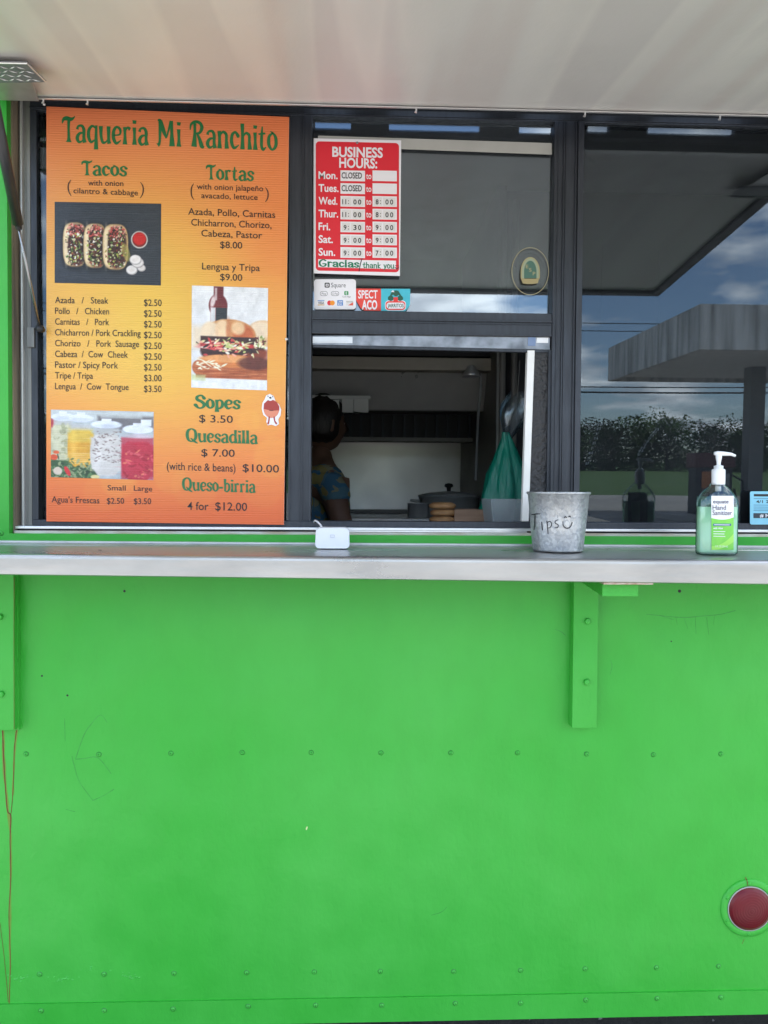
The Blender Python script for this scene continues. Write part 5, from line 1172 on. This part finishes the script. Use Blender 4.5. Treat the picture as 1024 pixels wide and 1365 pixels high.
for i, (dn, xa, xb) in enumerate(days):
    y = 227+17.05*i
    text(dn, xa, xb, y+11.2, 9.6, hy, W_, hours, y1=y+11.6, bold=.022)
    text('to', 488.2, 495.2, y+11.6, 8.2, hy, W_, hours, bold=.012)
    for k, (a, b) in enumerate(((454, 486.7), (496.7, 529.2))):
        o = flat('time_slot', [(a, y+.1*k), (b, y+.7+.1*k), (b, y+14.8), (a, y+14.2)], HYs-.0005, W_, hours)
        if i >= 2:
            sp_ = 13 if (k == 0 and i < 4) else 11
            flat('time_slot', [(a+2.2, y+2), (a+sp_+1.4, y+2.2), (a+sp_+1.4, y+13.2), (a+2.2, y+13)], HYs-.0008, mat('number_card', (.74, .72, .72), .5) if 'number_card' not in bpy.data.materials else bpy.data.materials['number_card'], hours)
            flat('time_slot', [(a+sp_+3.2, y+2.2), (b-2, y+2.5), (b-2, y+13.6), (a+sp_+3.2, y+13.3)], HYs-.0008, bpy.data.materials['number_card'], hours)
        s = times[i][k]
        if s == 'CLOSED': text(s, 455.5, 482.5, y+10.6, 7.8, HYs-.0012, I, hours, y1=y+11, bold=.012)
        elif s:
            h_, m_ = s.split(':'); m_ = m_.strip()
            if len(h_) == 2: text(h_, a+2.4, a+7.6, y+11, 6.4, HYs-.0012, I, hours, bold=.015); cx_ = a+10.7
            else: text(h_, a+4.2, a+8.0, y+11.2, 6.4, HYs-.0012, I, hours, bold=.015); cx_ = a+10.6
            strokes('lettering', [[(cx_, y+6.4, 1.1), (cx_, y+6.6, 1.1)], [(cx_, y+10, 1.1), (cx_, y+10.2, 1.1)]], HYs-.0012, I, hours)
            text(m_[0], a+17.2, a+21.4, y+11.3, 6.4, HYs-.0012, I, hours, bold=.015); text(m_[1], a+23.4, a+27.6, y+11.4, 6.4, HYs-.0012, I, hours, bold=.015)
flat('note_strip', [(424.3, 345.5), (528, 347.5), (528, 358.8), (424.3, 356)], HYs-.0005, W_, hours)
deco('Gracias', 425, 479, 355, 9.5, HYs-.0009, M['marker_green'], hours, y1=356.5, cw=.15, tight=.97, name='handwriting')
strokes('handwriting', [[(482.8, 344.5, 1.0), (480.5, 352, 1.2), (478.8, 361.5, .9)]], HYs-.0012, I, hours)
deco('thank you', 484, 526, 357, 7.6, HYs-.0009, M['marker_green'], hours, y1=358, cw=.13, tight=.97, name='handwriting')
strokes('handwriting', [[(527.5, 354, 1.0), (528, 354.2, 1.0)], [(530.5, 354, 1.0), (531, 354.2, 1)], [(526.5, 356, .8), (529, 358.5, .9), (532, 355.8, .8)]], HYs-.0009, I, hours)
p = P(476.3, 190.3, HYs-.001); MB().lathe([(.0028, 0), (.0022, .0015), (.0001, .002)], p, 12, 'y').build('screw', mat('dull_nail', (.3, .3, .3), .4, .8), hours, smooth=True)

# ================================================================== STICKERS
KY = YG-.0012
ps = empty('payment_sticker', P(446, 412, KY), 'white rounded card payment sticker below the hours sign', 'sticker')
flat('sticker_face', rounded(418.6, 372.2, 474.6, 412.4, 4), KY, M['white_print'], ps, .0006)
ky = KY-.0003
grey = mat('grey_print', L(95, 95, 100), .5)
flat('logo', rounded(432.8, 376.8, 439.6, 383.4, 1.4), ky, M['ink'], ps); flat('logo', rounded(434.3, 378.3, 438.1, 381.9, .6), ky-.0002, W_, ps); flat('logo', rounded(435.3, 379.2, 437.1, 381, .3), ky-.0004, M['ink'], ps)
text('Square', 441.5, 461, 383, 6.0, ky, grey, ps)
for a, b in ((426.8, 436.8), (441.4, 452)):
    flat('logo', rounded(a, 388.2, b, 394.4, 2.8), ky, grey, ps); flat('logo', rounded(a+.5, 388.7, b-.5, 393.9, 2.4), ky-.0002, W_, ps)
text('Pay', 429, 435, 392.8, 2.8, ky-.0004, grey, ps); text('G Pay', 443, 450.5, 392.8, 2.8, ky-.0004, grey, ps)
flat('logo', rounded(459, 388, 464.6, 393.4, 1.2), ky, mat('app_green', L(40, 150, 80), .5), ps); text('E', 461, 463, 392.4, 3.4, ky-.0002, W_, ps, bold=.02); text('Cash App', 456.5, 467.5, 396.4, 2.0, ky, grey, ps)
blue = mat('blue_print', L(70, 130, 200), .5); red = M['red_print']
flat('logo', [(423.6, 400.4), (432.6, 400.4), (432.6, 401.4), (423.6, 401.4)], ky, blue, ps); text('VISA', 424, 432.4, 405.4, 3.2, ky, grey, ps, bold=.02); flat('logo', [(423.6, 406), (432.6, 406), (432.6, 407), (423.6, 407)], ky, mat('gold_print', L(215, 165, 60), .5), ps)
flat('logo', ell(439.4, 403.8, 3.2, 3.3, 18), ky, red, ps); flat('logo', ell(443.2, 403.8, 3.2, 3.3, 18), ky-.0002, mat('orange_print', L(240, 150, 40), .5), ps)
flat('logo', [(449.8, 400.2), (457.3, 400.2), (457.3, 407.4), (449.8, 407.4)], ky, blue, ps); text('AM', 451, 456.2, 403.4, 2.2, ky-.0002, W_, ps, bold=.02); text('EX', 451, 456.2, 406.6, 2.2, ky-.0002, W_, ps, bold=.02)
flat('logo', [(461.5, 400.8), (471, 400.8), (471, 407.2), (461.5, 407.2)], ky, mat('pale_print', L(225, 222, 222), .5), ps); flat('logo', [(464, 407.1), (470.9, 402.6), (470.9, 407.1)], ky-.0002, mat('orange_print2', L(220, 90, 70), .5), ps); text('DISCOVER', 462, 470.5, 403, 1.4, ky-.0004, grey, ps)
ts = empty('taco_sticker', P(508, 415, KY), 'red and pale blue bumper sticker about tacos, corner torn, beside the payment card', 'sticker')
tealc = mat('teal_print', L(70, 185, 205), .45, var=.06, vscale=80)
flat('red_half', [(474.8, 384.6), (508, 384.8), (508, 414.4), (486, 414), (481, 411), (477, 404), (474.9, 400)], KY+.0002, mat('coral_print', L(225, 72, 62), .5), ts, .0004)
flat('teal_half', [(508.05, 384.8), (547, 385), (546.6, 406), (543, 412), (540, 415), (508.05, 414.4)], KY+.0002, tealc, ts, .0004)
text('SPECT', 477.5, 503.5, 397.6, 10.4, KY, W_, ts, bold=.02); text('ACO', 482.5, 503, 412.2, 11.6, KY, W_, ts, bold=.035)
dg_ = mat('logo_green', L(35, 90, 72), .5); lr = mat('logo_red', L(225, 60, 55), .5)
flat('logo', rounded(513.3, 400.5, 541.3, 414, 5), KY, W_, ts); flat('logo', rounded(514.2, 401.4, 540.4, 413.2, 4.2), KY-.0002, lr, ts); flat('logo', rounded(515.4, 403.4, 539.3, 411.6, 3.4), KY-.0004, W_, ts)
text('JARRITOS', 516.6, 538.3, 409.6, 4.6, KY-.0006, dg_, ts, bold=.02)
for q in (ell(521, 397.6, 3.8, 3.6), ell(533.6, 397.6, 3.8, 3.6), ell(528, 391, 3.6, 4)): flat('logo', q, KY-.0002, dg_, ts)
flat('logo', [(519, 396), (523, 387.5), (531, 387.5), (536, 396), (531, 393), (524, 393)], KY-.0004, dg_, ts); flat('logo', rounded(524.6, 396, 530.6, 402, 1.2), KY-.0006, lr, ts); flat('logo', [(521, 389.2), (524, 386.6), (526, 389.4)], KY-.0006, W_, ts)
# oval etched sticker
osx = empty('oval_sticker', P(707, 390, KY), 'clear oval sticker with a gold ring and green emblem on the upper pane', 'sticker')
gold = mat('gold_line', L(165, 155, 120), .5); gold2 = mat('gold_border', L(160, 152, 112), .5); gdk = mat('emblem_green', L(70, 105, 92), .5)
def ringp(name, cx, cy, rx, ry, wd, m, Y):
    o_, i_ = ell(cx, cy, rx, ry, 48), ell(cx, cy, rx-wd, ry-wd, 48); V = [P(*q, Y) for q in o_+i_]
    return obj(name, V, [[k, (k+1) % 48, 48+(k+1) % 48, 48+k] for k in range(48)], m, osx)
ringp('outer_ring', 707, 361.5, 25, 31.8, .8, gold, KY)
arch = lambda rx, top, bot: [(707-rx, bot)]+[(707-rx*math.cos(math.pi*k/16), 362-(362-top)*math.sin(math.pi*k/16)) for k in range(17)]+[(707+rx, bot)]
flat('emblem', arch(12.8, 342.6, 371), KY, gold2, osx); flat('emblem', arch(11, 344.4, 371), KY-.0002, mat('emblem_pale', L(150, 160, 135), .5), osx); flat('emblem', arch(8.3, 347.5, 371), KY-.0004, gdk, osx)
for ch, x, y in (('E', 701, 357.5), ('S', 705.2, 362), ('P', 710.3, 367)): text(ch, x, x+3.6, y, 4.6, KY-.0006, gold2, osx, bold=.01)
flat('banner', [(694, 370), (700, 371.5), (714, 371.5), (719.5, 370.2), (718, 373.6), (717, 377.6), (710, 378.6), (703, 378.6), (697, 377.8), (695.5, 374)], KY-.0006, mat('banner_gold', L(160, 146, 104), .5), osx)
for a0, a1, lbl in ((200, 340, 0),):
    for k in range(22):
        a_ = R(a0+(a1-a0)*k/21); x, y = 707+20.5*math.cos(a_), 361.5+26*math.sin(a_)
        strokes('ring_print', [[(x-.7, y-.5, .5), (x+.7, y+.5, .5)]], KY, mat('ring_grey', L(88, 92, 100), .5) if 'ring_grey' not in bpy.data.materials else bpy.data.materials['ring_grey'], osx)
# right permit sticker
pmx = empty('permit_sticker', P(1025, 699, KY), 'pale blue permit decal at the lower right of the window', 'sticker')
flat('sticker_face', rounded(1000, 655, 1056, 699.2, 2.2), YF-.002, mat('permit_blue', L(140, 205, 225), .45, var=.04, vscale=50), pmx, .0006)
yk = YF-.0024
flat('dark_bar', [(1005, 658.5), (1051, 658.8), (1051, 662), (1005, 661.6)], yk, I, pmx); text('4/1 2021', 1008, 1036, 670.5, 3.6, yk, I, pmx, bold=.02)
strokes('fine_print', [[(1005, y, .7), (x_, y+.2, .7)] for y, x_ in ((664.6, 1040), (673.2, 1030), (675.9, 1048), (678.4, 1046), (680.6, 1044))], yk, mat('blue_text', L(70, 120, 150), .5), pmx)
flat('dark_bar', [(1004.5, 684), (1052, 684.3), (1052, 691), (1004.5, 690.6)], yk, mat('bar_dark', L(45, 55, 65), .5), pmx); text('# M', 1013, 1026, 689.6, 4.4, yk-.0003, W_, pmx, bold=.02)

# ================================================================== THINGS ON THE SHELF
def on_shelf(px, Y):
    X = P(px, 735, Y).x; return Vector((X, Y, top_z(X, Y)))
# card reader
c0 = on_shelf(443.5, -.085)
rd = empty('card_reader', c0, 'small white square card reader on the shelf below the opening', 'card reader')
wR = (P(467, 720, -.11)-P(420, 720, -.11)).x/2; hR = (P(440, 702.5, -.1)-P(440, 730.5, -.1)).z
outline = rounded(-wR, -hR/2, wR, hR/2, .009, 5); n_ = len(outline); rv_, rf_ = [], []
for yy, s, lean in ((-.022, .93, 0), (-.024, .985, 0), (-.018, 1, 0), (.0, .99, 0), (.004, .94, 0)):
    for x, z in outline:
        zz = z*s+hR/2; rv_.append(c0+Vector((x*s*(1-.05*(zz/hR)), yy+zz*.25, zz+.0006)))
for k in range(4):
    for j in range(n_): rf_.append([k*n_+j, k*n_+(j+1) % n_, (k+1)*n_+(j+1) % n_, (k+1)*n_+j])
rf_ += [list(range(n_)), list(range(4*n_, 5*n_))[::-1]]
obj('reader_body', rv_, rf_, M['white_plastic'], rd)
wr = .0012
strokes('lettering', [[(x-443.5, y, w_) for x, y, w_ in q] for q in [[(441, 712, .5), (446, 712, .5)], [(446, 712, .5), (446, 715.5, .5)], [(446, 715.5, .5), (441, 715.5, .5)], [(441, 715.5, .5), (441, 712, .5)]]], 0, mat('pale_grey_mark', L(190, 192, 196), .4), rd, mapf=lambda x, y, i: Vector((c0.x+x/650, c0.y-.0248+(.045-(y-702)/650)*.25, c0.z+hR-(y-702)/650)))
MB().tube([c0+Vector((-.012, .012, .012)), c0+Vector((-.02, .03, .035)), P(427, 699, -.03), P(422, 694.5, -.01), P(420, 694, .0), P(418.5, 695.5, .04), P(418, 700, .1)], .0022, 8).build('cable', M['white_plastic'], rd, smooth=True)
MB().box(c0.x-wR+.012, c0.x-wR+.024, c0.y-.012, c0.y+.01, c0.z-.0002, c0.z+.0015).build('foot', M['black_rubber'], rd); MB().box(c0.x+wR-.02, c0.x+wR-.008, c0.y-.012, c0.y+.01, c0.z-.0002, c0.z+.0015).build('foot', M['black_rubber'], rd)

# tips bucket
def bucket_mat():
    m, n, b = new_mat('galvanised_steel'); t = n.nodes.new('ShaderNodeTexCoord')
    vo = n.nodes.new('ShaderNodeTexVoronoi'); vo.inputs['Scale'].default_value = 170; no = n.nodes.new('ShaderNodeTexNoise'); no.inputs['Scale'].default_value = 60
    ma = n.nodes.new('ShaderNodeVectorMath'); ma.operation = 'MULTIPLY_ADD'; ma.inputs[1].default_value = (.015, .015, .015)
    n.links.new(t.outputs['Object'], no.inputs['Vector']); n.links.new(no.outputs['Color'], ma.inputs[0]); n.links.new(t.outputs['Object'], ma.inputs[2]); n.links.new(ma.outputs[0], vo.inputs['Vector'])
    sp = n.nodes.new('ShaderNodeSeparateColor'); n.links.new(vo.outputs['Color'], sp.inputs[0])
    r_ = n.nodes.new('ShaderNodeValToRGB'); r_.color_ramp.elements[0].color = (.38, .40, .42, 1); r_.color_ramp.elements[1].color = (.56, .58, .59, 1); n.links.new(sp.outputs[0], r_.inputs[0]); n.links.new(r_.outputs[0], b.inputs['Base Color'])
    mr = n.nodes.new('ShaderNodeMapRange'); mr.inputs['To Min'].default_value = .3; mr.inputs['To Max'].default_value = .6; n.links.new(sp.outputs[1], mr.inputs[0]); n.links.new(mr.outputs[0], b.inputs['Roughness'])
    b.inputs['Metallic'].default_value = .75
    bp = n.nodes.new('ShaderNodeBump'); bp.inputs['Distance'].default_value = .0008; n.links.new(sp.outputs[2], bp.inputs['Height']); n.links.new(bp.outputs[0], b.inputs['Normal'])
    return m
bY = -.105; bc = on_shelf(743.5, bY)
rt_ = (P(784.5, 660, bY)-P(702.5, 660, bY)).x/2; rb_ = (P(776, 725, bY)-P(711.5, 725, bY)).x/2; bh = P(743, 655.5, bY).z-bc.z
bk = empty('tips_bucket', bc, 'small galvanised metal bucket with Tips handwritten on it', 'bucket')
gm = bucket_mat()
MB().lathe([(.001, .003), (rb_-.004, .003), (rb_-.002, 0), (rb_, .001), (rb_+.0008, .004), (rb_+(rt_-rb_)*.5, bh*.5), (rt_-.0022, bh-.006), (rt_, bh-.005), (rt_+.0014, bh-.0025), (rt_, bh), (rt_-.0022, bh-.001), (rt_-.003, bh-.004), (rb_, .006), (.001, .005)], bc, 64).build('pail', gm, bk, smooth=True)
def onb(px, py, i=0):
    p = P(px, py, bY-rt_)
    for _ in range(8):
        h_ = (p.z-bc.z)/bh; r_ = rb_+(rt_-rb_)*h_+.0009+.00003*(i % 4); dxx = p.x-bc.x; yy = bY-math.sqrt(max(1e-8, r_*r_-dxx*dxx)); p = P(px, py, yy)
    return p
strokes('handwriting', [[(708.5, 686.2, 1.0), (714, 685.2, 1.3), (719.6, 685, .9)], [(713.2, 686, 1.1), (712.8, 696, 1.3), (712, 706.5, 1.0)], [(722, 696, 1.2), (723, 706.5, 1.3)], [(729, 694.5, 1.2), (730, 704, 1.2), (730.6, 711.5, 1.0)], [(729, 697, 1.0), (733, 695, 1.2), (735.5, 698.5, 1.2), (733.5, 703, 1.1), (730.5, 703.8, .9)],
    [(744, 693, 1.0), (740.5, 694.5, 1.2), (740.3, 697.5, 1.2), (744, 699.5, 1.2), (743.5, 703, 1.2), (739.5, 703.6, .9)], [(752.5, 690, 1.3), (754, 688.8, 1.3), (755.5, 690.2, 1.0)], [(758.5, 689, 1.3), (760, 688, 1.2), (761, 689.5, 1.0)], [(750.5, 695.5, 1.0), (751.3, 701, 1.3), (755.5, 704.2, 1.3), (760.5, 702.3, 1.2), (763, 696.5, 1.0)]], 0, M['marker_black'], bk, mapf=onb)

# hand sanitiser
sY = -.155; sc0 = on_shelf(955, sY)
sn = empty('hand_sanitizer', sc0, 'clear pump bottle of green hand sanitizer standing on the shelf', 'bottle')
def zz_(y): return P(955, y, sY).z
kx = (P(956, 700, sY)-P(955, 700, sY)).x
hwS = 26.6*kx
def body_section(prof, nm, m, dy=1.0, n=40, power=3.2, capb=True, capt=False):
    vs, fs = [], []
    for wd, dp, z in prof:
        for j in range(n):
            a_ = 2*math.pi*j/n; cx_, sy_ = math.cos(a_), math.sin(a_)
            q = (abs(cx_)**power+abs(sy_)**power)**(-1/power)
            vs.append((sc0.x+cx_*q*wd, sY+sy_*q*dp*dy, z))
    for k in range(len(prof)-1):
        for j in range(n): fs.append([k*n+j, k*n+(j+1) % n, (k+1)*n+(j+1) % n, (k+1)*n+j])
    if capb: fs.append(list(range(n))[::-1])
    if capt: fs.append(list(range((len(prof)-1)*n, len(prof)*n)))
    return obj(nm, vs, fs, m, sn, smooth=True, origin=(sc0.x, sY, sc0.z))
zb_ = sc0.z+.0004; D = .021
clb = clear_mat('clear_bottle', (.93, .95, .94), .07, .03)
body_section([(hwS*.92, D*.85, zb_), (hwS*.99, D*.97, zb_+.003), (hwS, D, zb_+.008), (hwS, D, zz_(672)), (hwS*.97, D*.97, zz_(666)), (hwS*.80, D*.85, zz_(658)), (hwS*.52, D*.65, zz_(650)), (hwS*.36, D*.5, zz_(647)), (hwS*.34, .0088, zz_(644))], 'bottle_shell', clb, power=2.8)
gel, ng, bg_ = new_mat('green_gel'); bg_.inputs['Base Color'].default_value = L(190, 250, 205, 1); bg_.inputs['Roughness'].default_value = .15; bg_.inputs['Alpha'].default_value = .86; bg_.inputs['Subsurface Weight'].default_value = 0
body_section([(hwS*.88, D*.8, zb_+.0035), (hwS*.94, D*.93, zb_+.006), (hwS*.955, D*.95, zb_+.011), (hwS*.955, D*.95, zz_(675.5))], 'gel', gel, power=2.8, capt=True)
body_section([(hwS*.90, D*.84, zb_+.0008), (hwS*.955, D*.93, zb_+.0022), (hwS*.95, D*.93, zb_+.0032)], 'thick_base', clear_mat('base_plastic', (.7, .9, .8), .15, .05), power=2.8)
wp = mat('pump_white', (.80, .82, .84), .35)
def sx_(x): return P(x, 650, sY).x
MB().lathe([(.0128, zz_(646)), (.0132, zz_(645)), (.0132, zz_(626.5)), (.0122, zz_(625.5)), (.0092, zz_(625)), (.0092, zz_(621)), (.006, zz_(620.5)), (.0045, zz_(620))], (sx_(957.5), sY, 0), 32).build('collar', wp, sn, smooth=True)
cx_ = sx_(957.5)
MB().lathe([(.0038, zz_(622)), (.0042, zz_(616)), (.0058, zz_(611)), (.0062, zz_(607.5)), (.0058, zz_(606.5)), (.001, zz_(606.4))], (cx_, sY, 0), 20).build('stem', wp, sn, smooth=True)
MB().tube([Vector((sx_(951.5), sY, zz_(604.4))), Vector((sx_(956), sY, zz_(604.6))), Vector((sx_(966), sY, zz_(604.8))), Vector((sx_(974), sY, zz_(605.4))), Vector((sx_(979.5), sY, zz_(607.5)))], [.0034, .0052, .0042, .0032, .0026], 12).build('nozzle', wp, sn, smooth=True)
MB().tube([Vector((cx_, sY, zz_(646))), Vector((cx_-.001, sY, zz_(700))), Vector((cx_-.003, sY, zb_+.008))], .0028, 10).build('dip_tube', clear_mat('tube_plastic', (.8, .85, .83), .12, .1), sn, smooth=True)
MB().tube([Vector((cx_, sY, zz_(646))), Vector((cx_, sY, zz_(655)))], .0058, 12).build('pump_chamber', mat('chamber', (.6, .62, .62), .4), sn, smooth=True)
LYs = sY-D*1.0
def lab(x, y, dz=0):     # front of the bottle, slightly bowed
    X = P(x, y, LYs).x; u = (X-sc0.x)/hwS; yy = sY-(D+.0006)*(1-min(.98, abs(u))**2.8)**(1/2.8); return Vector((X, yy-dz, P(x, y, LYs).z))
def labshape(nm, top, bot, m, dz=0, par=sn, x0=948.5, x1=978.5, n=14):
    vs = []; 
    for k in range(n+1):
        x = x0+(x1-x0)*k/n; t = top(x) if callable(top) else top; b = bot(x) if callable(bot) else bot
        vs += [lab(x, t, dz), lab(x, b, dz)]
    return obj(nm, vs, [[2*k, 2*k+1, 2*k+3, 2*k+2] for k in range(n)], m, par, smooth=True)
labb = MB(); q_ = [Vector((v_.x, 2*sY-v_.y, v_.z)) for v_ in (lab(940, 662), lab(972, 662), lab(972, 730), lab(940, 730))]
labb.hexa([q_[1]+Vector((0, .001, 0)), q_[0]+Vector((0, .001, 0)), q_[3]+Vector((0, .001, 0)), q_[2]+Vector((0, .001, 0)), q_[1]+Vector((0, .0004, 0)), q_[0]+Vector((0, .0004, 0)), q_[3]+Vector((0, .0004, 0)), q_[2]+Vector((0, .0004, 0))]).build('back_label', mat('label_dkgreen', (.015, .09, .06), .5), sn)
lb = labshape('label_panel', 661, 733, mat('label_white', (.84, .85, .85), .35), .0)
lg = mat('label_green', L(105, 195, 70), .4, vscale=40, col2=L(135, 210, 85)); 
curve = lambda x: 690.5+3.2*math.sin((x-948.5)/30*math.pi*.9)-2.0*(x-948.5)/30
labshape('green_band', curve, 733, lg, .0003)
labshape('green_swoosh', lambda x: 728-17*((x-948.5)/30)**2, lambda x: 733-11*((x-948.5)/30)**2, mat('label_green_light', L(160, 222, 95), .4), .0006)
def lt(s, x0, x1, y, h, m, b=0): text(s, x0, x1, y, h, 0, m, sn, bold=b, mapf=lambda px, py: lab(px, py, .001))
pur = mat('label_ink', L(60, 50, 85), .5)
lt('equate', 950.5, 971, 671, 5.0, pur, .008); lt('Hand', 949.8, 967.5, 679.6, 6.2, pur, .002); lt('Sanitizer', 949.8, 975.8, 686.6, 6.2, pur, .002)
labshape('blue_bar', 698, 701, mat('label_blue', L(60, 105, 140), .5), .0009, x0=950.5, x1=974.5)
lt('with Aloe', 950.5, 963, 705.2, 2.6, W_, .02)
strokes('fine_print', [[(952, 699.4, .8), (972, 699.7, .8)], [(951, 708.3, .8), (966, 708.6, .8)], [(951, 711.5, .8), (965, 711.8, .8)], [(951, 714.7, .8), (966, 715, .8)]], 0, W_, sn, mapf=lambda x, y, i: lab(x, y, .0013))
lt('12 FL OZ (354 mL)', 953, 970, 729.4, 2.4, W_)
print('objects', len(bpy.data.objects), 'tris', sum(len(o.data.polygons) for o in bpy.data.objects if o.type == 'MESH'))
